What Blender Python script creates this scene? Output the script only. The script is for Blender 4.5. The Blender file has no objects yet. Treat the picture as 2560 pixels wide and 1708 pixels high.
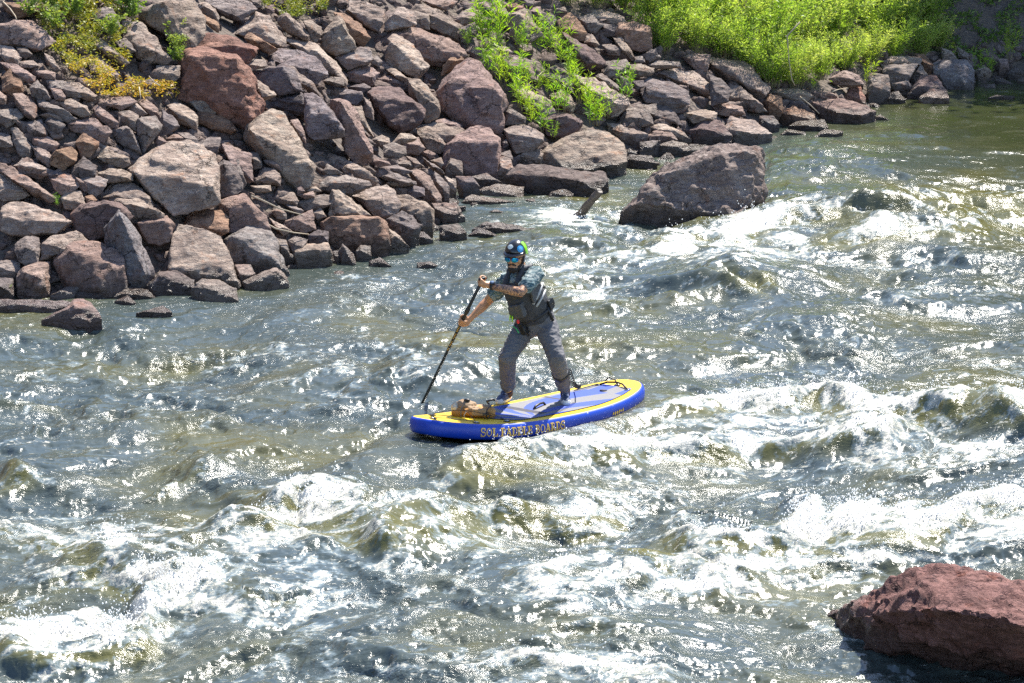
import bpy, bmesh, math, random
import numpy as np
from mathutils import Vector, Matrix, noise as mn

S = bpy.context.scene
C = S.collection
PI = math.pi
# ------------------------------------------------------------------ camera, world, sun, exposure
CAMH, CAMP, FPX = 6.9, math.radians(13.5), 7215.0
cam_d = bpy.data.cameras.new('camera'); cam = bpy.data.objects.new('camera', cam_d); C.objects.link(cam)
cam.location = (0, 0, CAMH); cam.rotation_euler = (PI/2-CAMP, 0, 0)
cam_d.sensor_fit = 'HORIZONTAL'; cam_d.angle = 2*math.atan(1280/FPX)
cam_d.clip_start = 0.5; cam_d.clip_end = 3000
S.camera = cam
SUN_AZ, SUN_EL = math.radians(30), math.radians(54)      # azimuth from +Y towards +X
w = bpy.data.worlds.new('World'); S.world = w; w.use_nodes = True
nt = w.node_tree; nt.nodes.clear()
sky = nt.nodes.new('ShaderNodeTexSky'); sky.sky_type = 'NISHITA'; sky.sun_disc = False
sky.sun_elevation = SUN_EL; sky.sun_rotation = SUN_AZ; sky.air_density = 1.0; sky.dust_density = 1.2; sky.altitude = 1800
bg = nt.nodes.new('ShaderNodeBackground'); bg.inputs[1].default_value = 0.135
wo = nt.nodes.new('ShaderNodeOutputWorld')
nt.links.new(sky.outputs[0], bg.inputs[0]); nt.links.new(bg.outputs[0], wo.inputs[0])
sl = bpy.data.lights.new('sun', 'SUN'); sl.energy = 5.0; sl.angle = math.radians(0.5); sl.color = (1, .95, .86)
so = bpy.data.objects.new('sun', sl); C.objects.link(so)
sdir = Vector((math.sin(SUN_AZ)*math.cos(SUN_EL), math.cos(SUN_AZ)*math.cos(SUN_EL), math.sin(SUN_EL)))
so.rotation_euler = sdir.to_track_quat('Z', 'Y').to_euler(); so.location = (10, 10, 30)
S.view_settings.view_transform = 'Standard'; S.view_settings.look = 'None'
S.view_settings.exposure = 1.18; S.view_settings.gamma = 1
S.render.engine = 'CYCLES'
S.cycles.max_bounces = 6; S.cycles.transparent_max_bounces = 8
S.cycles.caustics_reflective = False; S.cycles.caustics_refractive = False
S.cycles.sample_clamp_indirect = 4; S.cycles.sample_clamp_direct = 8; S.cycles.use_denoising = False

# ------------------------------------------------------------------ helpers
cP, sP = math.cos(CAMP), math.sin(CAMP)
def at(px, py, Y):                       # the point on a sight line at world depth Y
    a = (px-1280)/FPX; b = (854-py)/FPX
    d = Vector((a, cP+b*sP, b*cP-sP)); return Vector((0, 0, CAMH)) + d*(Y/d.y)
def rayd(px, py):
    a = (px-1280)/FPX; b = (854-py)/FPX
    return Vector((a, cP+b*sP, b*cP-sP))
def proj(p):
    x, y, z = p[0], p[1], p[2]-CAMH
    d = y*cP - z*sP; u = y*sP + z*cP
    return 1280+FPX*x/d, 854-FPX*u/d
def water_at(px, py, z=0.0):
    d = rayd(px, py); t = (z-CAMH)/d.z; return Vector((0, 0, CAMH))+d*t

def tag(o, label=None, cat=None, group=None, kind=None):
    if label: o['label'] = label
    if cat: o['category'] = cat
    if group: o['group'] = group
    if kind: o['kind'] = kind
    return o
def link(name, me, mat, parent=None, loc=None, smooth=True):
    o = bpy.data.objects.new(name, me); C.objects.link(o)
    for m in (mat if isinstance(mat, (list, tuple)) else [mat]):
        if m: me.materials.append(m)
    if smooth and len(me.polygons): me.polygons.foreach_set('use_smooth', np.ones(len(me.polygons), bool))
    if loc is not None: o.location = loc
    if parent: o.parent = parent
    return o
def empty(name, loc=(0, 0, 0), parent=None):
    o = bpy.data.objects.new(name, None); C.objects.link(o); o.location = loc; o.empty_display_size = .1
    if parent: o.parent = parent
    return o
def mesh_np(name, V, Fc):
    me = bpy.data.meshes.new(name)
    me.from_pydata([tuple(v) for v in V], [], [tuple(f) for f in Fc]); me.update(); return me
def mesh_fast(name, V, Q):               # V (n,3), Q (m,k) arrays, equal polygon size
    V = np.asarray(V, np.float32); Q = np.asarray(Q, np.int32); k = Q.shape[1]
    me = bpy.data.meshes.new(name)
    me.vertices.add(len(V)); me.vertices.foreach_set('co', V.ravel())
    me.loops.add(Q.size); me.loops.foreach_set('vertex_index', Q.ravel())
    me.polygons.add(len(Q)); me.polygons.foreach_set('loop_start', np.arange(0, Q.size, k, dtype=np.int32))
    me.polygons.foreach_set('loop_total', np.full(len(Q), k, np.int32)); me.update(calc_edges=True); return me
def remesh(me, voxel, smooth=0, fac=.5):
    o = bpy.data.objects.new('tmp', me); C.objects.link(o)
    m = o.modifiers.new('r', 'REMESH'); m.mode = 'VOXEL'; m.voxel_size = voxel
    if smooth:
        s = o.modifiers.new('s', 'SMOOTH'); s.iterations = smooth; s.factor = fac
    dg = bpy.context.evaluated_depsgraph_get()
    r = bpy.data.meshes.new_from_object(o.evaluated_get(dg)); bpy.data.objects.remove(o); return r

# node helpers
def newmat(name):
    m = bpy.data.materials.new(name); m.use_nodes = True; m.node_tree.nodes.clear(); return m, m.node_tree
class NT:
    def __init__(s, nt): s.nt = nt
    def n(s, t, **kw):
        nd = s.nt.nodes.new(t)
        for k, v in kw.items():
            if k == 'inp':
                for kk, vv in v.items():
                    if hasattr(vv, 'is_linked'): s.nt.links.new(vv, nd.inputs[kk])
                    else: nd.inputs[kk].default_value = vv
            else: setattr(nd, k, v)
        return nd
    def noise(s, vec, scale, detail=4, rough=.55, dist=0, out=0):
        return s.n('ShaderNodeTexNoise', inp={'Vector': vec, 'Scale': scale, 'Detail': detail, 'Roughness': rough, 'Distortion': dist}).outputs[out]
    def ramp(s, fac, stops, interp='LINEAR'):
        r = s.n('ShaderNodeValToRGB'); cr = r.color_ramp; cr.interpolation = interp
        while len(cr.elements) < len(stops): cr.elements.new(.5)
        for e, (p, c) in zip(cr.elements, stops):
            e.position = p; e.color = (*c, 1) if hasattr(c, '__len__') else (c, c, c, 1)
        s.nt.links.new(fac, r.inputs[0]); return r.outputs[0]
    def math(s, op, a, b=None, clamp=False):
        m = s.n('ShaderNodeMath', operation=op, use_clamp=clamp)
        for i, v in enumerate([a] if b is None else [a, b]):
            if hasattr(v, 'is_linked'): s.nt.links.new(v, m.inputs[i])
            else: m.inputs[i].default_value = v
        return m.outputs[0]
    def mix(s, fac, a, b, mode='MIX'):
        m = s.n('ShaderNodeMix', data_type='RGBA', blend_type=mode)
        for i, v in ((0, fac), (6, a), (7, b)):
            if hasattr(v, 'is_linked'): s.nt.links.new(v, m.inputs[i])
            elif i == 0: m.inputs[0].default_value = v
            else: m.inputs[i].default_value = (*v, 1)
        return m.outputs[2]
    def maprange(s, v, a, b, c=0, d=1, smooth=False):
        m = s.n('ShaderNodeMapRange', clamp=True, interpolation_type='SMOOTHSTEP' if smooth else 'LINEAR')
        s.nt.links.new(v, m.inputs[0])
        for i, x in enumerate((a, b, c, d)): m.inputs[1+i].default_value = x
        return m.outputs[0]
    def bump(s, h, strength, dist, normal=None):
        b = s.n('ShaderNodeBump', inp={'Height': h, 'Strength': strength, 'Distance': dist})
        if normal is not None: s.nt.links.new(normal, b.inputs['Normal'])
        return b.outputs[0]
    def bsdf(s, col, rough=.6, normal=None, **kw):
        p = s.n('ShaderNodeBsdfPrincipled')
        d = {'Base Color': col, 'Roughness': rough, **kw}
        if normal is not None: d['Normal'] = normal
        for k, v in d.items():
            if hasattr(v, 'is_linked'): s.nt.links.new(v, p.inputs[k])
            elif k == 'Base Color': p.inputs[k].default_value = (*v, 1)
            else: p.inputs[k].default_value = v
        return p.outputs[0]
    def out(s, sh):
        o = s.n('ShaderNodeOutputMaterial'); s.nt.links.new(sh, o.inputs[0])
def simple(name, col, rough=.6, var=.15, scale=20, bump=0.0, bscale=60, bdist=.003, metallic=0, spec=.5):
    m, t = newmat(name); k = NT(t); co = k.n('ShaderNodeTexCoord').outputs['Object']
    nz = k.noise(co, scale, 5, .6)
    lo = tuple(c*(1-var) for c in col); hi = tuple(min(1, c*(1+var)) for c in col)
    cc = k.ramp(nz, [(.3, lo), (.7, hi)])
    nrm = k.bump(k.noise(co, bscale, 4, .6), bump, bdist) if bump else None
    k.out(k.bsdf(cc, rough, nrm, Metallic=metallic, **{'Specular IOR Level': spec})); return m

# periodic noise tiles made by filtering random numbers
def tile(seed, beta=1.0, n=512, kmin=0, kmax=1e9, ax=1.0, ay=1.0):
    r = np.random.default_rng(seed); f = np.fft.fft2(r.normal(size=(n, n)))
    kx = np.fft.fftfreq(n)[:, None]*n*ax; ky = np.fft.fftfreq(n)[None, :]*n*ay; k = np.hypot(kx, ky)
    k[0, 0] = 1; a = k**-(beta+1); a[(k < kmin) | (k > kmax)] = 0; a[0, 0] = 0
    t = np.real(np.fft.ifft2(f*a)); return ((t-t.mean())/t.std()).astype(np.float32)
def samp(t, x, y, size):                 # tile t spans `size` metres, bilinear
    n = t.shape[0]; u = (x/size*n) % n; v = (y/size*n) % n
    i = u.astype(np.int32); j = v.astype(np.int32); fu = u-i; fv = v-j; i %= n; j %= n; i1 = (i+1) % n; j1 = (j+1) % n
    return t[i, j]*(1-fu)*(1-fv)+t[i1, j]*fu*(1-fv)+t[i, j1]*(1-fu)*fv+t[i1, j1]*fu*fv
def sstep(a, b, x):
    t = np.clip((x-a)/(b-a), 0, 1); return t*t*(3-2*t)

# ------------------------------------------------------------------ the bank
shore_px = [(-1500, 1010), (-500, 835), (0, 742), (250, 745), (560, 728), (720, 690), (820, 655), (1000, 640), (1100, 590), (1200, 482), (1500, 432),
            (1620, 385), (1830, 352), (1940, 322), (2120, 300), (2190, 256), (2400, 212), (2560, 198), (2900, 180), (3600, 150)]
shore = np.array([tuple(water_at(*p))[:2] for p in shore_px])
def shore_dist(X, Y):                    # metres inland (+) or out in the river (-)
    best = np.full(X.shape, 1e9); sgn = np.ones(X.shape)
    for (x0, y0), (x1, y1) in zip(shore[:-1], shore[1:]):
        dx, dy = x1-x0, y1-y0; L2 = dx*dx+dy*dy
        t = np.clip(((X-x0)*dx+(Y-y0)*dy)/L2, 0, 1)
        d = np.hypot(X-x0-t*dx, Y-y0-t*dy); cr = (Y-y0)*dx-(X-x0)*dy
        m = d < best; best = np.where(m, d, best); sgn = np.where(m, np.sign(cr), sgn)
    return best*sgn
tA, tB, tC = tile(1, 1.2), tile(2, 1.0), tile(3, .7)
def bank_height(X, Y):
    d = shore_dist(X, Y)
    up = np.where(d > 0, .58*d, .35*d)
    up = np.where(d > 11, .58*11+.25*(d-11), up)
    rough = .10*samp(tA, X, Y, 9.)+.05*samp(tB, X, Y, 2.6)
    return np.maximum(up-.10+rough*sstep(-.5, 1.0, d), -1.1)
GX0, GY0, GS = -30., 12., .1
gx = np.arange(GX0, 40, GS); gy = np.arange(GY0, 110, GS)
GZ = bank_height(*np.meshgrid(gx, gy, indexing='ij'))
def ground(x, y):
    u = min(max((x-GX0)/GS, 0), len(gx)-2); v = min(max((y-GY0)/GS, 0), len(gy)-2)
    i, j = int(u), int(v); fu, fv = u-i, v-j
    return GZ[i, j]*(1-fu)*(1-fv)+GZ[i+1, j]*fu*(1-fv)+GZ[i, j+1]*(1-fu)*fv+GZ[i+1, j+1]*fu*fv
def hit(px, py, floor=0.0, lift=.19):              # sight line meets the bank or the water level
    d = rayd(px, py); t = 20.0
    while t < 110:
        p = Vector((0, 0, CAMH))+d*t
        if p.z <= max(ground(p.x, p.y)+lift, floor): return t
        t += .04
    return 110
mG, t_ = newmat('bank_soil'); k = NT(t_); co = k.n('ShaderNodeTexCoord').outputs['Object']
v1 = k.noise(co, .8, 6, .6); v2 = k.noise(co, 9, 6, .65)
cc = k.mix(k.maprange(v2, .35, .65), (.055, .042, .036), (.16, .125, .105)); cc = k.mix(k.maprange(v1, .4, .6), cc, (.11, .085, .065))
vo = k.n('ShaderNodeTexVoronoi', inp={'Vector': co, 'Scale': 14.}).outputs[0]
k.out(k.bsdf(cc, .95, k.bump(k.math('ADD', vo, v2), .8, .06)))
ax_ = np.concatenate([[-400, -200, -100, -60, -40], np.arange(-30, 40, .16), [45, 60, 100, 200, 400]])
ay_ = np.concatenate([[-60, 0, 8], np.arange(12, 75, .16), [80, 90, 105, 109.8, 150, 300, 700]])
XX, YY = np.meshgrid(ax_, ay_, indexing='ij')
ZZ = bank_height(XX, YY)
ZZ = ZZ + sstep(14, 60, shore_dist(XX, YY))*10
nx_, ny_ = XX.shape; idx = np.arange(nx_*ny_).reshape(nx_, ny_)
Q = np.stack([idx[:-1, :-1], idx[1:, :-1], idx[1:, 1:], idx[:-1, 1:]], -1).reshape(-1, 4)
terrain = link('ground', mesh_fast('ground', np.stack([XX, YY, ZZ], -1).reshape(-1, 3), Q), mG)
tag(terrain, kind='structure', label='soil and gravel slope of the river bank and the river bed')

# ------------------------------------------------------------------ the river
OV = 2560/2350.
# crests traced as lines on the water: points in photo units, height, width, foam
crests = [
 ([(1490,925),(1600,905),(1750,895),(1880,890),(1990,915),(2100,945),(2200,942),(2350,960),(2500,965)], .26, .42, 1.0),
 ([(1030,1095),(1150,1052),(1250,1028),(1400,1012),(1520,1002),(1640,968),(1720,965),(1900,985),(2050,992)], .20, .35, 1.0),
 ([(450,1230),(530,1200),(620,1170),(700,1135),(760,1120),(800,1150),(860,1190),(930,1215),(1000,1200),(1100,1175),(1250,1150),(1340,1128),(1420,1140)], .27, .33, 1.0),
 ([(60,1175),(160,1200),(250,1212),(330,1245),(400,1290),(440,1340),(420,1370)], .20, .38, .95),
 ([(-60,1405),(60,1425),(150,1430),(250,1420),(330,1390),(420,1375)], .20, .33, 1.1),
 ([(-100,1060),(0,1070),(60,1085),(95,1110)], .22, .3, 1.0),
 ([(1560,1175),(1600,1190),(1680,1230),(1760,1210),(1830,1150),(1870,1135),(1910,1190),(2000,1200),(2100,1172),(2200,1160),(2350,1175),(2450,1180)], .25, .32, 1.1),
 ([(1200,1310),(1260,1335),(1330,1305),(1400,1300),(1560,1312),(1750,1300),(1900,1280),(2000,1240)], .10, .33, .8),
 ([(1240,1340),(1300,1400),(1400,1430),(1500,1400)], .07, .3, .55),
 ([(2030,495),(2120,455),(2200,435),(2280,440),(2350,450),(2450,455)], .30, .55, 1.1),
 ([(1480,515),(1600,530),(1700,512),(1800,500),(1880,488),(1950,512),(2050,532),(2200,520),(2350,490)], .20, .55, 1.15),
 ([(1500,560),(1600,580),(1720,570),(1850,560),(1950,580)], .08, .7, .8),
 ([(1250,480),(1330,520),(1420,520),(1500,540)], .05, .45, .6),
 ([(1560,660),(1680,625),(1790,640),(1900,650)], .22, .5, .25),
 ([(1330,640),(1360,690),(1450,700)], .16, .4, .3),
 ([(1650,625),(1750,600),(1900,590),(2100,600),(2250,640)], .06, .5, .5),
 ([(900,790),(960,800),(1010,850),(1000,890),(960,900)], .12, .35, .6),
 ([(480,790),(600,800),(720,830),(800,850)], .06, .35, .5),
 ([(560,880),(700,880),(830,850)], .06, .4, .35),
 ([(300,1110),(400,1105),(520,1120)], .14, .28, .75),
 ([(510,1125),(660,1130)], .16, .3, .0),
 ([(0,1300),(100,1310),(250,1300)], .06, .4, .4),
 ([(1050,1525),(1200,1545),(1350,1530),(1500,1555),(1620,1560)], .10, .3, .75),
 ([(560,1290),(700,1265),(830,1240)], .06, .3, .5),
 ([(600,1490),(760,1480),(900,1450)], .06, .3, .35),
 ([(1000,1290),(1100,1250),(1280,1230)], .05, .3, .35),
 ([(2150,1070),(2250,1040),(2350,1030)], .08, .3, .7),
 ([(1900,1060),(2000,1040),(2100,1080)], .05, .3, .35),
 ([(1560,1350),(1750,1340),(1850,1330)], .04, .3, .5),
 ([(2000,700),(2150,680),(2350,690)], .06, .5, .4),
 ([(1650,760),(1800,740),(1950,800),(2100,780)], .08, .5, .3),
 ([(980,960),(1010,985),(1080,1000),(1180,1010),(1300,1002)], .05, .14, .8),
 ([(0,880),(30,920),(100,905)], .10, .3, .5),
 ([(30,1000),(0,1010)], .05, .3, .5),
]
# flatter patches: (x, y, rx, ry in metres, foam change)
patches = [(1790,590,3.0,1.2,.35),(2200,560,3,1.2,.25),(330,1400,1.4,.6,.3),(150,1380,1.4,.5,.15),(400,1250,1.2,.8,.2),(640,1210,1.2,.7,.3),
           (1900,1260,2.4,.9,.35),(2150,1220,2.,.8,.3),(1400,1350,2.2,.8,.35),(1700,960,2.,.8,.3),(1950,1000,2.2,.8,.35),(1350,1060,1.8,.7,.3),
           (700,820,2.,1.2,.1),(1250,560,2.,1.5,.12),(1100,600,2,1.5,.1),(1450,620,2.5,2.,.12),(250,1450,2,.6,.15),(1300,1500,2,.6,.25),(2100,1330,1.8,.5,.1),
           (2200,380,4.5,9,-.6),(1950,350,3,5,-.35),(2000,480,1.8,2.6,-.35),(1440,760,1.6,1.2,-.3),(1700,820,1.5,1.2,-.15),(700,1060,2.2,1.3,-.3),(900,1050,1.6,1.2,-.4),
           (300,1040,1.5,1.2,-.15),(1550,1080,1.2,.5,-.2),(1130,930,1.0,1.0,-.25),(1700,1470,1.6,1.1,-.35),(2000,1530,2.4,1.2,-.3),(450,1120,1.,.6,-.15),
           (400,730,3.,1.5,-.2),(800,700,3,1.5,-.12),(1200,1450,1.5,.6,-.1),(1150,1230,1.2,.6,-.2),(1450,1200,1.2,.7,-.2),(80,760,2.5,2,-.3)]
ys = [2, 8, 12, 14]; y = 15.0
while y < 62:
    ys.append(y); y += .0165*(y/20)**1.6
ys += [64, 70, 85, 110, 160, 300, 700]; ys = np.array(ys)
ts = np.linspace(-.222, .222, 1150); ts = np.concatenate([[-12, -5, -2, -.9, -.5, -.35, -.27], ts, [.27, .35, .5, .9, 2, 5, 12]])
TT, WY = np.meshgrid(ts, ys, indexing='ij'); WX = TT*np.maximum(WY, 15)
n1 = tile(11, 1.5, kmin=2); n2 = tile(12, 1.9, kmin=4, kmax=60); n3 = tile(13, 1.9, kmin=6, kmax=70); n4 = tile(14, .9, kmin=10, kmax=110); n5 = tile(15, .9, kmin=3)
sd = shore_dist(WX, WY)
# downstream axis e1 (towards lower left), across axis e2
e1 = np.array([-.80, -.60]); U = WX*e1[0]+WY*e1[1]; Vv = WX*-e1[1]+WY*e1[0]
wx = .35*samp(n1, WX, WY, 11.); wy = .35*samp(n5, WX, WY, 9.)
far = sstep(60, 46, WY)*sstep(13, 16, WY)
rightcalm = np.exp(-((WX-8.2)/4.)**2-((WY-44)/6.5)**2)
calm = (1-.78*rightcalm)*(.25+.75*sstep(0, -2.2, sd))
q2 = samp(n2, WX*.6+wx, WY+.15*WX+wy, 7.5); q3 = samp(n3, WX*.62+wx, WY+.5*wy, 3.6); q4 = samp(n3, WX*.6-wy, WY*.9+wx, 1.5); q5 = samp(n4, WX+.2*wy, WY, 1.9)
rid = lambda q: 1-np.abs(q)*.9
Z = .06*samp(n1, WX, WY*.8, 12.)+.029*q2+.0070*rid(q3)+.0022*rid(q4)+.0006*q5+.014*np.maximum(rid(samp(n2, WX*.5+wy, WY*1.1+.12*WX+wx, 5.)), -1)
Z *= calm
foam = .27+.17*samp(n5, WX, WY*1.1, 9.)+.10*samp(n1, WX+3, WY, 4.)
cr_all = np.zeros_like(Z); cr_front = np.zeros_like(Z)
wj = .15*samp(n2, WX, WY, 7.); wk = .10*samp(n2, WX+5, WY, 7.)+.015*samp(n3, WX, WY, 4.)
for pts, hgt, wid, fo in crests:
    P = np.array([tuple(water_at(a*OV, b*OV, hgt*.62))[:2] for a, b in pts]); x0, y0 = P.min(0)-2; x1, y1 = P.max(0)+2
    i0, i1 = 0, WX.shape[0]; j0, j1 = np.searchsorted(ys, [y0, y1])
    X = WX[:, j0:j1]+wj[:, j0:j1]; Y = WY[:, j0:j1]+1.3*wk[:, j0:j1]; best = np.full(X.shape, 1e9); along = np.zeros(X.shape); side = np.zeros(X.shape); acc = 0
    tot = sum(np.hypot(*(b-a)) for a, b in zip(P[:-1], P[1:]))
    for a, b in zip(P[:-1], P[1:]):
        d = b-a; L2 = d@d; t = np.clip(((X-a[0])*d[0]+(Y-a[1])*d[1])/L2, 0, 1)
        dd = np.hypot(X-a[0]-t*d[0], Y-a[1]-t*d[1]); m = dd < best; best = np.where(m, dd, best)
        along = np.where(m, acc+t*math.sqrt(L2), along); side = np.where(m, Y-(a[1]+t*d[1]), side); acc += math.sqrt(L2)
    endf = sstep(0, .5, along+.1)*sstep(0, .5, tot-along+.1)
    prof = np.where(side > 0, np.exp(-(best/(wid*1.5))**2), np.exp(-(best/(wid*.95))**2))
    mod = .9+.16*samp(n2, X, Y, 4.5)
    Z[:, j0:j1] += hgt*prof*endf*mod*.84
    f = fo*(np.exp(-(best/(wid*.60))**2)*1.05+.17*np.exp(-(best/(wid*2.2))**2))*endf
    foam[:, j0:j1] = np.maximum(foam[:, j0:j1], 0)*.55*(f > .02)+foam[:, j0:j1]*(1-.55*(f > .02))+f*.95
    cr_front[:, j0:j1] = np.maximum(cr_front[:, j0:j1], endf*hgt*2.9*np.exp(-((side+wid*.55)/(wid*.6))**2)*(best < wid*2))
    cr_all[:, j0:j1] = np.maximum(cr_all[:, j0:j1], fo*prof*endf*(fo > .5))
for a, b, rx, ry, df in patches:
    c = water_at(a*OV, b*OV); foam += (df*.62 if df > 0 else df)*np.exp(-((WX-c.x)/rx)**2-((WY-c.y)/(ry*1.3))**2)
foam -= .25*sstep(-1.6, 0, sd)+.5*rightcalm
# lace: thin ridges of bubbles dragged along the surface
l1 = 1-np.abs(samp(n5, (WX+wx)*.5, WY+.5*wy, 2.2))*1.15; l2 = 1-np.abs(samp(n4, WX*.6+.3*wx, WY*.9, 2.3))*.9; l3 = samp(n4, WX, WY, 1.3)
lace = .45*l1+.33*l2+.22*(.5+.3*l3)
l4 = 1-np.abs(samp(n5, WX*.55+wx, WY+.4*wy, 3.4))*1.2; F = foam*.90-.01+.50*(l4-.45)+.78*(lace-.55)
churn = sstep(.45, .95, F)
Z += far*churn*(.0030*samp(n4, WX*.7+1.7, WY, 1.5)+.009*np.maximum(samp(n3, WX*.7, WY+3, 1.8), -.6)+.0012*np.random.default_rng(5).normal(size=Z.shape)*sstep(.6, 1.1, F))
Z = Z*far

def hollow(px, py, rx, ry, dz, ang=0):    # lower or raise the surface round a point
    c = water_at(px, py); ca, sa = math.cos(ang), math.sin(ang); X = WX-c.x; Y = WY-c.y
    return dz*np.exp(-((X*ca+Y*sa)/rx)**2-((-X*sa+Y*ca)/ry)**2)
# the board presses the water flat and piles a small bow wave along its near rail
bx, by, byaw = .155, 25.3, .817
bu = (WX-bx)*math.cos(byaw)+(WY-by)*math.sin(byaw); bv = -(WX-bx)*math.sin(byaw)+(WY-by)*math.cos(byaw)
inb = sstep(1.25, .95, np.abs(bu)/1.43)*sstep(1.25, .9, np.abs(bv)/.43)
target = .125+.12*sstep(-.7, -1.5, bu)
ring = sstep(1.9, 1.15, np.hypot(bu/1.43, bv/.43))
Z = Z*(1-.75*ring)+target*.75*ring
Z = Z*(1-inb)+np.minimum(Z, target-.04)*inb
Z += .045*np.exp(-((bv+.58)/.14)**2)*sstep(-.1, .5, bu)*sstep(1.5, 1.1, bu)+.10*np.exp(-((bu+.84)/.11)**2-((bv+.50)/.07)**2)+.012*np.exp(-((bu+.30)/.35)**2-((bv+.56)/.09)**2)-.03*np.exp(-((bu-.55)/.4)**2-((bv+.5)/.2)**2)
F = F*(1-.6*ring)+.95*np.exp(-((bu+.84)/.12)**2-((bv+.50)/.07)**2)+.42*np.exp(-((bu+.4)/.5)**2-((bv+.57)/.05)**2)+.35*np.exp(-((bu+1.45)/.1)**2-((bv)/.3)**2)
# foam boiling round the big mid-river rock and pooled in front of it
for (px, py, rx, ry, f, z) in [(1900, 560, .45, .8, .7, .10), (1700, 545, .9, .6, .45, .03), (1500, 545, .6, .8, .35, 0), (1960, 520, .3, 1., .5, .08), (1440, 555, .4, .8, .3, 0), (2060,1530,.2,.4,.3,0)]:
    F += hollow(px, py, rx, ry, f); Z += hollow(px, py, rx, ry, z)
nx_, ny_ = WX.shape; idx = np.arange(nx_*ny_).reshape(nx_, ny_)
Q = np.stack([idx[:-1, :-1], idx[1:, :-1], idx[1:, 1:], idx[:-1, 1:]], -1).reshape(-1, 4)
# cells far inland under the bank are left out
keep = (sd < 3).ravel()[Q].any(1); Q = Q[keep]
me = mesh_fast('water', np.stack([WX, WY, Z], -1).reshape(-1, 3), Q)
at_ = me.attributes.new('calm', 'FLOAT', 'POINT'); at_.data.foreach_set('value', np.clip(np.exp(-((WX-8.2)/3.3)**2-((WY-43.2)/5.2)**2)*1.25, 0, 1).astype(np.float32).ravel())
at_ = me.attributes.new('crest', 'FLOAT', 'POINT'); at_.data.foreach_set('value', np.clip(cr_front, 0, 1).astype(np.float32).ravel())
at_ = me.attributes.new('foam', 'FLOAT', 'POINT'); at_.data.foreach_set('value', F.astype(np.float32).ravel())
mW, t_ = newmat('river_water'); k = NT(t_)
co = k.n('ShaderNodeTexCoord').outputs['Object']
fo = k.n('ShaderNodeAttribute', attribute_name='foam').outputs['Fac']
mp = k.n('ShaderNodeMapping', inp={'Vector': co, 'Rotation': (0, 0, math.radians(-12)), 'Scale': (.5, 1.1, 1)}).outputs[0]
fA = k.noise(mp, 7, 6, .72, .9); fB = k.noise(mp, 40, 4, .7); 
fs = k.math('ADD', fo, k.math('ADD', k.math('MULTIPLY', k.math('SUBTRACT', fA, .5), 1.5), k.math('MULTIPLY', k.math('SUBTRACT', fB, .5), 1.4)))
mask = k.maprange(fs, .50, .95, 0, 1, True)
mp2 = k.n('ShaderNodeMapping', inp={'Vector': co, 'Rotation': (0, 0, math.radians(-10)), 'Scale': (.55, 1, 1)}).outputs[0]
fk = k.math('ADD', k.noise(mp2, 30, 3, .75, .4), k.math('MULTIPLY', k.math('SUBTRACT', k.noise(mp2, 4.5, 4, .6, .8), .5), .35))
fk = k.math('ADD', fk, k.math('MULTIPLY', k.maprange(fo, -.35, .5), .07))
fk = k.math('SUBTRACT', fk, k.math('MULTIPLY', k.n('ShaderNodeAttribute', attribute_name='calm').outputs['Fac'], .06))
fleck = k.maprange(fk, .635, .70, 0, .85, True)
mask = k.math('MAXIMUM', mask, fleck)
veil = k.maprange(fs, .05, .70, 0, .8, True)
w1 = k.noise(mp, 6, 4, .6, .3); w2 = k.noise(mp, 24, 4, .65, .2); w3 = k.noise(co, 75, 3, .6)
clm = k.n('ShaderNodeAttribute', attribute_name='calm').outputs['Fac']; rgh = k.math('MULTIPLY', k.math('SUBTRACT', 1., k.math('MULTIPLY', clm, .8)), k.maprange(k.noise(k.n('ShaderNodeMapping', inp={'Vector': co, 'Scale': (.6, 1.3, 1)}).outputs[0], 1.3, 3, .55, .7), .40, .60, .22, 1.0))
nb = k.bump(w1, k.math('MULTIPLY', rgh, .55), .055); nb = k.bump(w2, k.math('MULTIPLY', rgh, .7), .018, nb); nb = k.bump(w3, k.math('MULTIPLY', rgh, .6), .006, nb)
big = k.noise(co, .55, 3, .5)
body = k.mix(k.maprange(big, .46, .70), (.050, .064, .056), (.098, .092, .030))
body = k.mix(k.maprange(k.n('ShaderNodeAttribute', attribute_name='crest').outputs['Fac'], .12, .6), body, (.105, .098, .024))  # olive of sunlight shining through the wave fronts, put into the body colour
body = k.mix(veil, body, (.195, .245, .26))  # grey-blue of bubbly water, tinted to stand in for sky reflection too
body = k.mix(clm, body, (.030, .036, .010))  # dark green tree reflection painted into the calm water's body colour
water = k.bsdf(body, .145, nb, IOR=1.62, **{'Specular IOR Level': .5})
fn = k.bump(k.noise(co, 55, 5, .75), .9, .03, k.bump(fA, .6, .05))
foamc = k.mix(k.maprange(k.noise(co, 5, 4, .6), .4, .62), (.72, .69, .60), (.47, .46, .37))
foamc = k.mix(k.maprange(fs, .80, 1.3), foamc, (.86, .83, .75))
foamb = k.bsdf(foamc, .45, fn, **{'Specular IOR Level': .4})
mx = k.n('ShaderNodeMixShader'); t_.links.new(mask, mx.inputs[0]); t_.links.new(water, mx.inputs[1]); t_.links.new(foamb, mx.inputs[2])
k.out(mx.outputs[0])
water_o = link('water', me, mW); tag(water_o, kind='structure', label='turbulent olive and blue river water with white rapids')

def BMt(rs, m):                          # a few drops off the splash at the board's near rail
    u = -.80+rs.normal(size=m)*.16; v = -.54+rs.normal(size=m)*.06; c, s = math.cos(byaw), math.sin(byaw)
    return np.stack([bx+u*c-v*s, by+u*s+v*c, .16+np.abs(rs.normal(size=m))*.07], 1)
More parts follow.
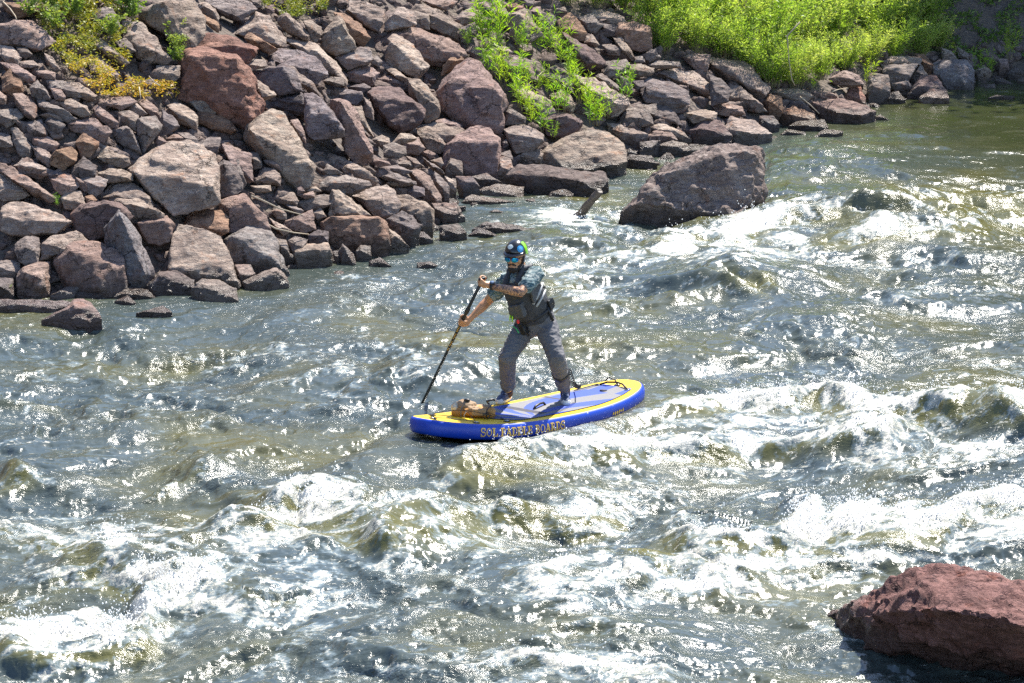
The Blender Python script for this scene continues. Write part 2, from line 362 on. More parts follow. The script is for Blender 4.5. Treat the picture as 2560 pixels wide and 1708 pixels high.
# droplets thrown up from the breaking crests: nobody could count them
rs = np.random.default_rng(77)
cand = np.argwhere((F > 1.0) & (WY > 15.5) & (WY < 50) & (np.abs(TT) < .2))
cw = (cr_all[cand[:, 0], cand[:, 1]]+.03)*(F[cand[:, 0], cand[:, 1]]-.95)
cw = cw+.0
pick = cand[rs.choice(len(cand), 8500, p=cw/cw.sum())]
px_ = WX[pick[:, 0], pick[:, 1]]; py_ = WY[pick[:, 0], pick[:, 1]]; pz_ = Z[pick[:, 0], pick[:, 1]]
n = len(pick); up = np.abs(rs.normal(size=n))**1.6*.05+.004
ctr = np.stack([px_+rs.normal(size=n)*.05, py_+rs.normal(size=n)*.05, pz_+up], 1)
rad = rs.uniform(.0025, .0080, n)
mb = n//150; sb = BMt(rs, mb); ctr[:mb] = sb
oct_v = np.array([(1, 0, 0), (-1, 0, 0), (0, 1, 0), (0, -1, 0), (0, 0, 1.3), (0, 0, -1)], float)
oct_f = np.array([(0, 2, 4), (2, 1, 4), (1, 3, 4), (3, 0, 4), (2, 0, 5), (1, 2, 5), (3, 1, 5), (0, 3, 5)])
V = (ctr[:, None]+oct_v[None]*rad[:, None, None]).reshape(-1, 3); Fc = (oct_f[None]+6*np.arange(n)[:, None, None]).reshape(-1, 3)
mDrop = simple('spray_drops', (.88, .9, .9), .25, .03)
tag(link('spray', mesh_fast('spray', V, Fc), mDrop), 'white droplets thrown up from the breaking wave crests', 'spray', kind='stuff')

# ------------------------------------------------------------------ rocks
ROCKS = """
A p 0,215 160,175 300,195 400,270 520,380 400,450 300,465 180,410 0,400 | 0,240 150,215 240,380 370,455 @broad pinkish boulder at the upper left edge of the photo@the boulder at the upper left edge
A o 20,30 200,20 390,50 380,90 270,125 170,170 60,100 @brown slab in the top left corner beside the green ground cover@the top left corner slab
A g 850,130 940,60 1010,60 1080,150 1110,270 1040,300 860,200 @squarish grey rock standing in the upper left ground cover
A l 1110,200 1300,210 1360,330 1480,420 1580,540 1500,590 1350,590 1260,520 1130,350 @long pale slab beside the leafy vine behind the yellow ground cover@the pale slab beside the vine
A k 1280,100 1500,0 1780,0 1880,200 1860,320 1800,420 1700,470 1600,300 1420,270 1290,180 | 1490,15 1600,200 1650,320 @tall tan boulder with a shaded left face, above the big red boulder at the top@the tall tan boulder
A l 1810,30 1880,20 1960,80 2000,150 1990,200 1930,180 1810,80
A o 1830,120 1990,200 2005,250 1990,300 1900,230
B g 400,0 800,0 890,80 740,190 690,190 600,140 500,80 | 500,70 700,150 850,90 @wide grey slab cut by the top edge of the photo@the wide top slab
A l 800,400 920,350 1000,420 1100,490 1170,570 1130,600 1000,500 860,440 @narrow white-topped stone in the yellow ground cover@the narrow white-topped stone
A g 1040,350 1150,350 1200,400 1240,470 1180,490 1060,400
A l 800,570 900,530 1000,600 1080,680 1090,750 960,720 830,660 @mottled pale rock sunk in the yellow ground cover@the mottled pale rock
B R 148,700 190,560 250,470 440,455 700,500 760,620 880,760 940,950 930,1060 860,1100 770,1195 660,1140 540,1030 350,850 180,900 | 255,500 700,520 745,600 800,900 838,1090 200,800 @huge rust red boulder with a flat front face, the largest on the slope@the huge red boulder
B R 350,330 450,300 620,320 800,390 900,440 850,530 770,600 700,500 560,490 350,450 | 380,440 620,400 860,450 @reddish cracked boulder lying directly behind the huge red one@the cracked reddish boulder
B k 190,890 340,845 400,890 520,1020 470,1060 340,1010
B o 350,1010 520,1030 640,1100 700,1190 640,1215 480,1180 350,1120 | 360,1090 520,1150 600,1110 690,1190
A g 1430,600 1640,600 1640,700 1590,740 1440,740 1420,640
A l 0,410 120,430 200,520 170,600 60,570 0,500
A g 150,430 240,430 300,500 230,540 170,490
A l 400,480 480,520 560,640 500,640 420,560
A l 180,560 300,550 360,600 280,620 190,610
A p 0,570 60,570 160,590 320,700 310,750 240,750 80,640
A o 10,700 90,630 220,680 210,840 110,870 20,830 @rusty brown upright block near the left edge@the rusty upright block
A p 330,650 420,640 500,660 505,720 420,720 350,690
A g 420,720 580,740 700,830 780,870 720,890 590,860 560,880 440,800
A l 570,740 720,750 890,870 850,920 760,900 700,830
A g 270,800 340,730 420,810 460,900 370,920 290,880
A p 460,800 560,820 600,880 590,920 500,910
A p -40,800 60,880 50,950 -40,950
A p 120,860 210,850 330,950 350,1060 310,1100 220,1060 150,960 | 140,900 230,1040 320,1080
A g 330,890 440,930 560,1000 700,1080 600,1110 460,1020 360,980
A g -40,1000 150,990 210,1060 150,1120 60,1160 -40,1070
A k 530,930 650,900 790,970 840,1050 760,1070 620,1020
A p 880,910 1030,890 1180,880 1250,930 1110,1000 960,960 | 900,930 1110,960
A p 1240,920 1340,900 1430,990 1490,1100 1450,1140 1330,1030
A l 1150,950 1240,930 1340,1040 1260,1060 1190,1020
A p 840,990 890,960 980,1020 1080,1110 1080,1170 1000,1170 890,1080
A k 1080,1030 1180,1005 1270,1060 1240,1110 1240,1200 1090,1100
A g 1020,1180 1160,1150 1250,1260 1300,1420 1230,1400 1060,1290 | 1180,1170 1290,1400
A g 1250,1080 1420,1050 1480,1150 1390,1290 1310,1400 1250,1250
A l 1520,960 1600,930 1740,990 1800,1060 1800,1200 1640,1110 1560,1010 | 1560,1000 1650,1090 1790,1110 @pale streaked slab below and left of the huge red boulder@the pale streaked slab
A d 1480,1000 1600,1080 1640,1150 1540,1220 1440,1260 1470,1120
A p 610,1140 690,1080 830,1070 980,1150 1020,1200 940,1310 850,1260 720,1220 620,1190 | 620,1130 830,1130 1000,1210
A g 410,1110 470,1040 600,1140 540,1220 480,1210
A l 360,1050 520,1010 590,1060 600,1110 540,1100 480,1040
A g 240,1120 380,1090 400,1130 430,1230 350,1270 250,1200
A p 300,1250 430,1240 540,1310 500,1390 380,1380 300,1310 | 310,1270 520,1330
A o 680,1300 760,1210 900,1300 890,1340 820,1430 740,1430 720,1360
A o 460,1440 510,1370 650,1340 710,1400 690,1480 570,1560 460,1500 | 510,1370 640,1440 690,1470
A l 290,1330 400,1340 490,1430 450,1530 330,1440
A g 100,1170 170,1170 230,1270 300,1330 290,1450 180,1420 110,1290
A g -40,1200 90,1230 120,1330 60,1350 -40,1340
A p 170,1490 240,1430 440,1530 480,1590 350,1640 150,1590 | 190,1500 420,1570
A d 660,1530 760,1430 880,1520 870,1600 760,1660 650,1600
A k 880,1370 910,1320 1080,1350 1170,1420 1190,1500 1120,1540 960,1480 890,1440
A p 1400,1290 1450,1240 1530,1300 1430,1340
A p 1510,1270 1590,1220 1690,1240 1720,1310 1600,1310
A g 1620,1210 1720,1210 1810,1270 1790,1340 1720,1290
A g 1810,1300 1920,1250 2010,1250 2010,1330 1980,1430 1900,1350 | 1820,1330 2000,1330
A p 2040,1330 2100,1310 2250,1400 2300,1560 2180,1480 2080,1440
B l 650,320 760,230 880,110 1000,150 1060,250 1150,340 1130,430 1070,440 930,280 800,290 700,340 | 700,310 870,220 940,260 1080,410
B o 770,350 810,290 930,370 1080,450 1000,490 850,420
B k 1080,160 1150,130 1260,200 1360,300 1350,370 1280,350 1160,290 1080,210 | 1150,140 1230,280 1350,340
B l 1310,200 1380,190 1470,250 1480,320 1420,400 1360,330 | 1320,220 1380,310 1470,320
B l 1480,320 1500,280 1610,150 1670,180 1760,370 1790,440 1600,520 1460,420 1520,330 | 1660,200 1560,400 @steep pale wedge-shaped rock near the top centre-left@the pale wedge
B o 1580,110 1700,130 1830,220 1920,340 1850,420 1760,370 1700,200 | 1590,130 1740,280 1880,330
B k 1700,100 1740,0 1850,20 1960,50 2040,100 2050,200 2000,290 1920,270 1840,200 1750,130 | 1710,90 1880,170 2030,190
B l 2050,200 2150,80 2210,60 2334,130 2334,230 2200,240 2060,280
B g 810,-10 930,0 940,70 880,70
B p 950,60 1040,40 1040,120 980,120
B v 990,480 1050,450 1250,450 1430,520 1530,640 1530,680 1400,770 1270,620 1130,580 1010,590 | 1050,560 1300,600 1500,670 @greenish grey boulder to the upper right of the huge red one@the greenish boulder
B l 1130,380 1200,340 1350,370 1430,400 1600,560 1700,720 1690,790 1590,680 1530,600 1430,520 1250,440 | 1450,480 1590,620 1690,760
B l 780,590 870,540 960,550 980,600 860,640
B d 800,650 970,620 1140,580 1230,640 1300,830 1200,850 1070,870 960,780 820,690 | 1120,600 1230,800 @dark grained boulder lying right beside the huge red one@the dark grained boulder
B k 1130,580 1210,600 1370,740 1490,890 1500,930 1420,880 1310,840 1230,690
B l 820,690 930,750 1060,860 1050,880 930,930 890,800 | 930,900 850,740 1050,870
B d 940,950 1100,870 1260,830 1310,870 1370,1020 1340,1060 1150,1050 1000,1000 | 960,970 1150,960 1290,870 1350,1030
B v 1310,870 1400,850 1500,930 1600,1060 1680,1170 1680,1240 1560,1260 1400,1270 1330,1200 1370,1020 | 1370,1030 1580,1050 1680,1190 @purplish grey boulder overhanging the dark hollow in the middle of the slope@the overhanging purplish boulder
B p 1190,1100 1260,1090 1320,1200 1330,1310 1270,1250
D L 415,130 440,60 500,10 560,-30 660,-90 770,-30 830,60 900,200 960,330 1050,430 1040,500 960,640 870,640 760,520 740,380 620,260 420,200 | 440,80 600,240 750,400 900,420 1030,410 @big pale wedge boulder with layered top below the huge red one@the big pale layered boulder
B v 1440,790 1600,780 1840,840 1850,900 1790,960 1690,930 1520,900 | 1500,860 1690,860 1840,850
B g 1490,740 1560,700 1670,710 1680,780 1600,790
B P 1540,910 1660,900 1730,960 1860,1160 1950,1370 1940,1460 1880,1520 1760,1480 1700,1390 1680,1240 1620,1060 | 1650,920 1770,1150 1850,1300 1940,1400 @long reddish leaning slab in the middle of the slope@the long leaning slab
E D -300,840 -230,780 -60,790 60,850 220,1000 215,1080 150,1150 10,1210 -110,1160 -220,1020 | -280,860 -100,960 20,960 150,940 10,1150 @dark brown boulder with a shaded front, above the dark hollow at centre@the dark shaded boulder
B p 1710,660 1780,620 1890,600 2000,660 1940,780 1840,760 1730,740
B p 1950,700 2060,660 2180,680 2280,770 2250,820 2130,780 1980,760
B g 1590,520 1800,430 1900,430 1950,540 1880,590 1720,640
E P -320,410 -180,310 -60,260 60,250 200,280 330,300 450,370 590,440 600,500 500,560 380,600 280,560 150,420 0,320 -110,330 -130,500 -170,520 | 60,290 300,420 560,480 @broad pink slab left of the tall green shoots@the broad pink slab
E L -130,540 -110,360 -60,320 20,340 160,450 270,600 200,680 150,720 0,640 -110,600 | -80,380 60,520 200,640 @pale rounded boulder leaning against the broad pink slab@the pale rounded boulder
B l 2030,610 2110,610 2250,710 2334,770 2334,860 2270,760
B g 1930,530 1980,505 2030,560 1990,610 1930,580
B d 1850,560 1890,540 1910,590 1860,610
B d 1730,790 1860,760 1930,800 1850,850
B k 1730,980 1840,960 1860,1040 1930,1180 1960,1260 1880,1200 1800,1080
B k 1860,890 1920,930 1950,1020 1950,1100 1870,1060
B l 1940,1270 2020,1230 2090,1260 2100,1300 2020,1340
D l 1130,370 1180,310 1330,350 1560,480 1640,560 1580,600 1420,560 1300,480 1150,400
D g 1080,640 1150,500 1330,500 1540,560 1560,600 1380,670 1200,650 1190,680
D g 1160,400 1300,490 1160,500 1120,470
D L 1180,870 1180,760 1200,620 1330,680 1450,780 1560,870 1340,910 1250,880 | 1205,640 1280,860 @pointed tan rock standing up at the waterside left of the paddler@the pointed tan rock
D L 1370,680 1530,620 1700,590 1770,640 1830,770 1810,840 1690,890 1580,860 1480,770
D O 1090,930 1180,870 1340,910 1620,880 1700,950 1710,1080 1680,1180 1560,1200 1380,1190 1180,1110 1160,1000 | 1110,930 1190,890 1340,950 1640,895 1670,1080 @big brown block with a shaded front at the waterside, under the pointed rock@the big brown waterside block
D k 1780,680 1900,690 2050,740 2130,820 2120,960 2030,980 1950,870 1820,800 | 1960,860 2110,820
D d 1700,900 1840,830 1940,870 2020,960 1950,1020 1830,1060 1780,990
D l 1700,980 1800,1040 1900,1150 1830,1180 1690,1160 1690,1080
D w 1840,1070 1940,1010 2040,1020 2120,1090 2080,1120 1900,1110
D p 2120,760 2334,760 2380,830 2334,910 2220,880 2140,800
D d 1850,620 1920,590 2040,620 2050,690 1960,710 1870,670
D p 1900,470 2000,460 2100,520 2130,590 2200,690 2170,750 2100,720 2050,640 1970,580 | 1950,500 2080,560 2150,720
D g 2140,470 2200,520 2270,600 2270,680 2200,640 2120,550
D l 2230,510 2334,560 2334,630 2260,630
D g 1600,430 1740,460 1860,530 1970,560 1970,590 1830,610 1760,540 1620,520
D g 1640,430 1800,410 1940,470 1850,500 1700,460
D l 1690,580 1750,540 1830,610 1760,600
D p 1590,350 1720,380 1740,410 1620,430 1580,380
D g 1750,390 1940,360 1960,440 1850,440 1760,410
D g 1670,230 1760,210 1880,240 1880,320 1790,360 1680,340
D l 1740,220 1830,120 1930,130 1980,170 1850,220
D p 1850,210 1990,160 2050,260 2000,320 1890,310
D g 1570,180 1660,140 1730,190 1720,220 1640,240
D k 1930,90 2100,80 2200,160 2270,240 2190,310 2080,290 2000,170
D p 2010,300 2080,270 2150,310 2100,360
D k 2100,370 2200,340 2220,400 2200,440
D l 1880,330 1960,350 2050,430 1960,440
D g 2030,340 2130,400 2230,470 2230,500 2130,450
D p 200,220 300,240 460,310 490,560 440,580 380,420 300,340 220,270
D d 130,440 220,360 320,420 380,520 400,640 290,710 160,700 150,560 | 220,400 330,520 290,690 @dark rough rock on the right side of the big sunlit boulder@the dark rough rock
D g 280,400 350,360 420,580 380,640 340,480
D g 450,300 530,300 570,400 560,440 490,450
D p 580,370 680,350 750,430 740,470 600,400
D k 500,560 580,430 680,440 740,510 730,600 620,580
C L 1120,160 1260,20 1400,-60 1640,-80 1830,0 1900,120 1880,280 1890,440 1760,500 1510,555 1430,450 1340,350 1200,230 | 1150,170 1330,200 1500,290 1700,240 1860,300 @big sunlit tan boulder with a smooth rounded top on the left slope@the big sunlit tan boulder
C p -60,70 60,100 200,180 370,290 500,410 430,450 370,400 220,330 120,220 -60,140 @long tilted slab at the left edge, leaning down to the right@the long tilted slab
C l -60,190 90,200 210,320 260,380 150,420 30,430 -60,380
C l 160,90 200,50 320,100 430,150 350,200 230,180 120,120
C d 390,170 430,150 540,190 430,230
C p 430,230 560,195 640,200 700,290 620,360 530,370 470,310
C p 640,200 690,240 770,330 730,350 690,310
C g 690,240 730,180 940,240 930,290 840,390 720,330
C l 850,190 950,145 1060,150 1160,190 1150,250 1010,240 940,270 880,200
C l 530,400 600,340 700,340 750,460 640,500 560,490
C o 740,390 800,370 850,420 760,460
C L 850,400 970,270 1100,250 1220,300 1260,370 1330,450 1320,490 1160,440 950,430
C L 10,560 20,480 130,430 300,470 500,540 610,610 520,700 480,730 300,690 180,680 100,715 20,680 | 20,560 200,600 400,610 590,620 @smooth pale boulder at the left edge above the waterside rocks@the smooth pale boulder at the left edge
C D 610,540 700,470 890,425 1060,460 1180,560 1000,700 800,770 660,680 | 700,490 900,445 1060,480 @dark reddish boulder mostly in shade behind the pointed grey wedge@the shaded reddish boulder
C l 950,420 1000,380 1130,380 1200,460 1430,540 1390,600 1240,590 1160,620 1080,500
C P 1180,620 1400,570 1450,550 1520,640 1480,780 1400,820 1290,800 1220,700 | 1200,620 1430,600 1490,690
C G 900,680 1040,520 1180,660 1260,850 1340,990 1280,1130 1110,1180 1100,900 990,800 | 1050,550 1140,780 1200,800 1270,1060 @upright pointed grey wedge of rock near the left waterside@the pointed grey wedge
C l 360,790 480,720 660,690 790,790 700,830 540,830 400,900 350,950
C P 460,910 600,800 720,780 860,790 1000,870 1100,930 1100,1190 900,1240 780,1200 640,1140 560,1010 470,970 | 600,850 740,930 870,1010 960,990 1090,980 870,1190 @large pink-topped boulder at the left waterside@the large pink-topped boulder
C g 130,800 230,730 340,750 350,870 330,970 250,1000 180,960 130,880
C g -60,970 60,940 170,960 170,1050 40,1100 -60,1060
C p 150,1100 190,1020 320,960 430,960 430,1240 330,1270 150,1220
C d -60,1100 110,1100 120,1260 60,1250 -60,1200
C g 440,1250 560,1180 690,1170 640,1260 520,1290
C w 640,1230 860,1200 890,1290 760,1300 690,1290
C w 960,1230 1160,1180 1290,1200 1350,1270 1150,1280 1000,1270
C w 1000,1300 1110,1250 1180,1310 1050,1350
C w 1290,1170 1400,1040 1540,1040 1690,1110 1690,1240 1480,1250 1340,1220 | 1380,1080 1560,1110 1680,1170 @low dark wet boulder at the waterline below the block with a flat slanted face@the low dark wet boulder
C l 1670,1180 1760,1110 1900,1120 2050,1190 2070,1290 1900,1320 1740,1300
C L 1480,900 1500,720 1560,640 1800,680 1930,740 2010,930 2090,1160 1990,1120 1850,1080 1600,1060 1470,1020 | 1490,1000 1860,940 1950,1000 2070,1140 @tall pale block with a flat slanted face at the left waterside@the tall pale block
C o 1600,640 1640,560 1710,510 1930,510 1990,580 1990,700 1910,740 1780,680 | 1620,640 1930,620
C k 1880,460 1960,400 2140,360 2180,480 2220,600 2100,640 1990,580
D P 160,740 410,670 460,720 600,870 640,1000 540,960 470,940 330,1000 260,1030 250,870 | 260,800 430,740 520,900
D G 210,1080 300,1030 470,940 660,1030 700,1150 800,1400 730,1350 540,1300 450,1310 320,1310 250,1180 | 310,1060 490,1080 560,1230 720,1320 @blue-grey angular boulder split by a diagonal crack, on the waterline@the blue-grey angular boulder
D l 460,600 640,595 650,650 500,660
D k 650,670 850,660 900,740 880,780 720,760
D g 640,840 720,780 790,860 790,910 700,900
D g 760,760 880,790 950,830 900,870
D g 900,750 1050,690 1190,680 1190,770 1080,830 960,830
D p 760,930 900,890 1020,820 1060,1000 950,1030 800,990
D l 1030,850 1100,800 1150,880 1070,910
D l 630,890 840,1010 760,1050 680,980
D d 990,1050 1080,1000 1170,1020 1160,1100 1000,1110
D g 800,1100 870,1060 980,1090 870,1160 850,1200
D L 850,1180 950,1130 1160,1120 1210,1240 1180,1300 1110,1350 900,1330 850,1240 | 860,1205 1120,1215 1190,1180 @square tan block sitting in the edge of the water left of the paddler@the square tan waterside block
D d 1200,1200 1290,1180 1280,1300 1210,1300
D g 1270,1200 1300,1130 1400,1220 1420,1300 1400,1330 1290,1290 | 1310,1150 1390,1300
D g 1420,1200 1460,1140 1550,1150 1560,1240 1480,1270 1430,1240
D g 700,1080 790,1100 820,1230 760,1200
D k 400,1470 560,1380 700,1350 780,1420 800,1480 740,1560 600,1530 430,1530 | 430,1490 640,1480 700,1370 @low rock with an orange weathered right end at the left waterline@the low rock with an orange end
D p 320,1320 440,1320 500,1400 370,1480
D w 1980,1300 2100,1290 2190,1340 1990,1350
D w 1540,1290 1640,1250 1740,1330 1560,1340
D p 880,620 920,600 960,650 890,680
D l 980,640 1050,600 1110,650 1000,660
D p 880,680 1030,650 1050,700 960,720
C V -60,1280 200,1290 600,1290 620,1340 400,1400 100,1400 -60,1370 @flat wet lavender slab awash at the left edge@the flat lavender slab
C W 380,1470 640,1290 740,1280 830,1350 880,1460 870,1530 700,1520 500,1500 | 640,1330 780,1380 @wet brown wedge of rock alone in the water at left@the wet brown wedge
C w 1190,1400 1420,1340 1490,1390 1400,1430 1280,1440
C g 1810,1100 1870,1070 1960,1090 1970,1130
C g 2060,990 2180,980 2220,1060 2140,1110 2080,1090
E k 100,100 150,30 280,60 450,140 545,215 540,390 440,310 270,260 270,140 | 270,130 400,190 530,240
E k -30,60 70,110 260,140 270,270 100,240 -30,240 | 0,180 250,160
E p 180,-10 470,-10 530,10 430,100 280,50
E l 500,160 640,70 740,100 760,190 680,210 560,230
E g 550,260 690,200 700,330 560,390 540,300
E k 700,20 900,20 1020,120 950,180 820,120 740,100
E R 940,40 1060,30 1140,70 1080,120 1000,110
E L 960,130 1080,110 1140,80 1200,180 1300,310 1190,380 1060,400 1000,300 | 1080,120 1100,290 1180,375 @tilted pale slab standing among the tall green shoots@the tilted slab among the shoots
E g 1120,-10 1230,-10 1220,50 1150,60
E p 1140,80 1280,60 1290,150 1200,150
E d 1250,190 1300,110 1380,110 1430,180 1400,250 1310,300 1260,260
E o 1430,200 1470,130 1560,120 1640,200 1700,290 1680,380 1580,350 1500,290 1440,250
E k 1420,80 1500,60 1530,110 1440,130
E g 1610,160 1740,130 1860,230 1780,300 1720,290
E l 1640,100 1850,90 2040,150 2060,200 1970,240 1820,210 1780,160
E d 1820,210 1990,240 1970,330 1830,330
E O 1970,330 1990,210 2150,190 2240,230 2290,260 2290,450 2200,470 2110,450 2060,370 | 2000,260 2150,330 2280,290 @rounded brown boulder at the left end of the willow bushes@the brown boulder by the willows
E D 1470,280 1600,350 1760,440 1870,560 1850,620 1720,650 1640,640 1550,480 | 1500,330 1640,560 1720,600 1860,590 @long dark purple boulder right of the tall green shoots@the long dark purple boulder
E g 1840,410 1930,400 2020,450 2000,510 1900,500
E k 1940,340 2030,350 2110,460 2150,540 2110,560 2020,470
E k 1700,330 1750,310 1820,410 1790,430 1680,390
E g 2230,490 2334,440 2360,540 2240,550
E g 2130,520 2210,510 2240,570 2140,570
E g 1850,660 1870,560 2060,540 2110,590 2000,700 1900,720
E k 2060,600 2200,570 2320,620 2300,680 2120,720 2040,660
E g 1780,700 1840,670 1990,770 2000,830 1880,780
E g 2010,690 2110,750 2130,860 2010,820
E d 2120,740 2220,730 2230,790 2150,830
E p 600,460 650,400 750,450 750,540 690,560
E P 340,840 420,720 520,600 620,550 740,580 800,720 870,740 960,860 990,950 910,1010 950,1120 920,1220 800,1190 670,1150 590,1170 400,1010 | 430,740 540,930 650,1130 780,760 930,900 @massive craggy pink-brown boulder left of the green shoots at centre@the massive craggy boulder
E o 380,690 590,550 500,470 390,600
E k 70,720 200,730 280,850 370,960 350,1060 230,1120 220,1000 80,850 | 100,780 250,900 360,980
E g -10,690 90,780 80,840 -10,800
E p 290,1110 420,1080 560,1140 580,1200 450,1180
E k 90,1180 300,1110 440,1180 580,1180 570,1260 420,1330 250,1330 130,1240
E P 390,1400 470,1280 580,1200 690,1150 800,1160 920,1270 900,1420 890,1568 800,1590 580,1560 400,1500 | 480,1290 620,1290 800,1340 910,1290 @brown rounded boulder in shade just above the waterline at centre@the brown rounded boulder at centre
E g 410,1540 460,1440 560,1470 570,1580 420,1580
E g 950,1010 1000,980 1150,1070 1140,1130 960,1140
E k 950,1180 1060,1140 1180,1150 1310,1230 1310,1300 1200,1390 1060,1400 990,1300 | 970,1210 1080,1230 1300,1270
E V 920,520 1010,500 1100,520 1200,560 1240,740 1060,760 1010,700 1000,640 @flat pinkish slab in the middle of the green shoots@the flat slab in the shoots
E l 890,430 960,420 1030,480 940,520 900,480
E l 1010,770 1090,780 1220,880 1360,910 1410,1030 1330,1080 1230,980 1080,860
E l 1360,870 1480,820 1560,870 1610,950 1570,1030 1420,950
E d 1270,700 1370,660 1480,680 1590,720 1580,850 1450,830 1340,760
E L 1590,680 1760,700 1880,800 2080,900 2100,950 1980,960 1990,1060 1920,1070 1780,900 1610,780 @long sunlit slab sloping down to the right behind the small green shoots@the long sunlit slab
E g 1310,660 1420,590 1510,670 1400,680
E D 1290,1080 1450,1040 1530,1030 1670,1110 1640,1180 1480,1260 1340,1230 1310,1130 | 1310,1090 1520,1060 1650,1120
E L 1300,1400 1340,1340 1480,1290 1600,1210 1720,1180 1900,1210 2020,1300 2060,1460 2000,1540 1860,1590 1500,1580 1300,1490 | 1330,1380 1500,1530 1700,1550 2000,1500 @big pale whitish boulder at the waterline behind the driftwood post@the big whitish boulder
E g 2000,1130 2040,1020 2200,1000 2290,1060 2310,1130 2180,1160
E g 1990,1020 2080,950 2334,950 2334,1060 2290,1030 2180,990 2040,1010
E k 1880,1120 2080,1160 2260,1220 2250,1300 2100,1290 1900,1180
E k 1030,1450 1230,1340 1310,1400 1280,1450 1220,1470
E g 900,1400 1000,1370 1030,1450 940,1480
E d 930,1300 970,1270 990,1330 940,1350
F g 20,340 70,300 130,350 60,380
F g 60,400 100,370 240,380 250,410 100,420
F p 260,350 350,320 430,340 410,440 330,420
F k 410,350 520,350 640,380 700,420 740,480 800,540 740,620 650,560 560,470 410,440 | 430,400 600,420 700,480 780,590 @wide craggy outcrop under the left part of the willow bushes@the craggy outcrop
F L 90,460 110,420 190,410 330,430 430,520 430,590 330,540 200,480 | 120,450 280,480 420,560 @smooth pale long boulder leaning left of the craggy outcrop@the smooth leaning boulder
F v 0,520 60,480 200,500 290,560 310,640 200,660 30,620
F d 420,460 500,480 560,560 540,620 440,650 430,560
F k 480,640 560,480 640,560 700,600 780,680 720,690 620,640
F d 0,640 130,630 220,690 260,770 180,740 100,740 60,700 0,680
F g 0,680 60,690 80,760 0,780
F l 260,690 400,670 470,690 460,740 330,760
F p 450,660 530,630 620,650 640,700 560,720 470,700
F l 60,790 110,740 250,800 310,850 250,860 140,820
F p 40,830 100,800 190,810 230,860 60,870
F D 300,800 400,730 490,740 560,830 550,880 450,890 340,850 @dark pitted boulder directly behind the huge mid-river rock@the dark pitted boulder
F L 500,790 560,710 700,740 800,820 750,870 640,890 560,860 @pale low ledge running into the water behind the mid-river rock@the pale low ledge
F k 70,890 200,860 290,880 290,930 150,940 80,920
F g 230,930 310,880 430,890 400,930 280,950
F g 0,870 120,860 70,940 0,940
F L 800,550 950,530 1060,590 990,640 880,600 800,570
F o 750,620 800,570 870,590 870,680 800,690
F d 880,600 960,590 1070,690 1000,660 890,660
F d 730,710 820,710 850,760 800,800 740,770
F o 860,690 940,650 1070,700 1060,740 940,750 900,720
F w 910,770 980,740 1120,730 1150,780 1010,810
F w 850,830 900,790 1010,810 1010,830 870,840
F w 1070,830 1130,790 1200,800 1240,800 1160,850 1080,850
F W 1040,620 1150,600 1300,620 1440,670 1420,730 1220,740 1080,680 @low wet shelf of rock at the water under the middle of the willow bushes@the low wet shelf
F p 1060,540 1200,580 1220,610 1100,600
F R 1230,610 1290,530 1350,530 1380,600 1370,640 1280,620 @small red-brown block at the waterside under the willow bushes
F p 1150,480 1250,430 1340,460 1370,520 1260,530 1180,510
F L 1380,370 1460,350 1640,340 1720,360 1710,400 1560,410 1420,400 @flat-topped tan slab resting on other rocks under the right end of the willows@the flat-topped slab
F g 1480,400 1700,390 1650,480 1540,510 1490,450
F g 1390,560 1400,450 1520,460 1530,560 1480,610 1400,600
F g 1660,480 1720,390 1760,460 1690,500
F g 1540,510 1640,490 1660,530 1560,550
F D 1640,570 1720,470 1810,460 1880,560 1880,590 1640,600
F P 1710,600 1780,540 1870,560 1890,600 1840,640 1730,640 @small rounded pink boulder at the waterline under the right end of the willows@the small pink boulder
F w 1470,610 1500,570 1580,560 1620,610 1580,640 1480,640
F G 1790,400 1830,370 1990,370 2040,410 2040,540 1990,550 1880,540 1810,460 | 1830,450 1960,400 1990,530 @big blocky grey boulder at the waterside on the far right@the big blocky grey boulder
F o 1680,330 1740,330 1800,400 1780,450 1740,400
F l 1840,290 1900,310 1950,370 1850,370
F g 1940,285 2010,330 2020,380 1950,350
F l 2050,430 2100,400 2150,430 2140,480 2070,480
F p 2190,360 2250,360 2260,420 2200,430
F d 2250,450 2300,410 2350,450 2340,490 2270,490
F d 2170,490 2220,480 2280,510 2200,520
F w 2130,600 2180,580 2290,590 2250,610
F g 2110,530 2170,510 2180,550 2120,550
F w 1420,720 1470,700 1530,740 1440,740
F g 2310,490 2350,470 2390,510 2330,520
G M 1240,690 1330,590 1420,510 1520,390 1640,330 1830,250 1900,215 2050,230 2190,260 2195,400 2190,600 2140,640 2100,740 2040,755 1980,720 1840,720 1280,715 | 1530,400 1650,350 1850,290 1920,260 2150,290 2150,560 1350,620 2050,720 @huge pitted grey-brown rock standing in the rapids behind the paddler@the huge mid-river rock
G w 470,430 550,360 700,370 920,390 1110,410 1130,470 1080,560 930,570 660,560 580,500 @low dark flat boulder at the waterline left of the driftwood post@the low dark flat boulder
G w 730,600 760,550 850,520 910,560 900,580 820,590
G l 260,530 400,490 570,510 560,590 470,590 330,590
G l 150,620 220,560 380,600 510,610 420,650 180,640
G g 220,440 320,420 420,480 300,500
G d 110,440 220,440 270,510 160,530
G l 390,440 400,300 480,320 500,380 470,440
G w 1250,330 1300,290 1440,300 1480,350 1370,380 1280,370
G w 230,800 330,755 500,770 640,800 740,830 700,860 520,830 340,790 @long low wet rock just breaking the water above the paddler's helmet
G w 200,840 260,800 340,800 370,840 450,860 350,870 @small dark wet rock just breaking the water left of the paddler's helmet
G l 0,630 110,640 170,720 140,740 30,730 0,700
G w 0,780 120,760 180,820 120,860 0,870
G w 570,600 640,590 680,630 600,630
G w 300,700 380,665 460,690 380,705
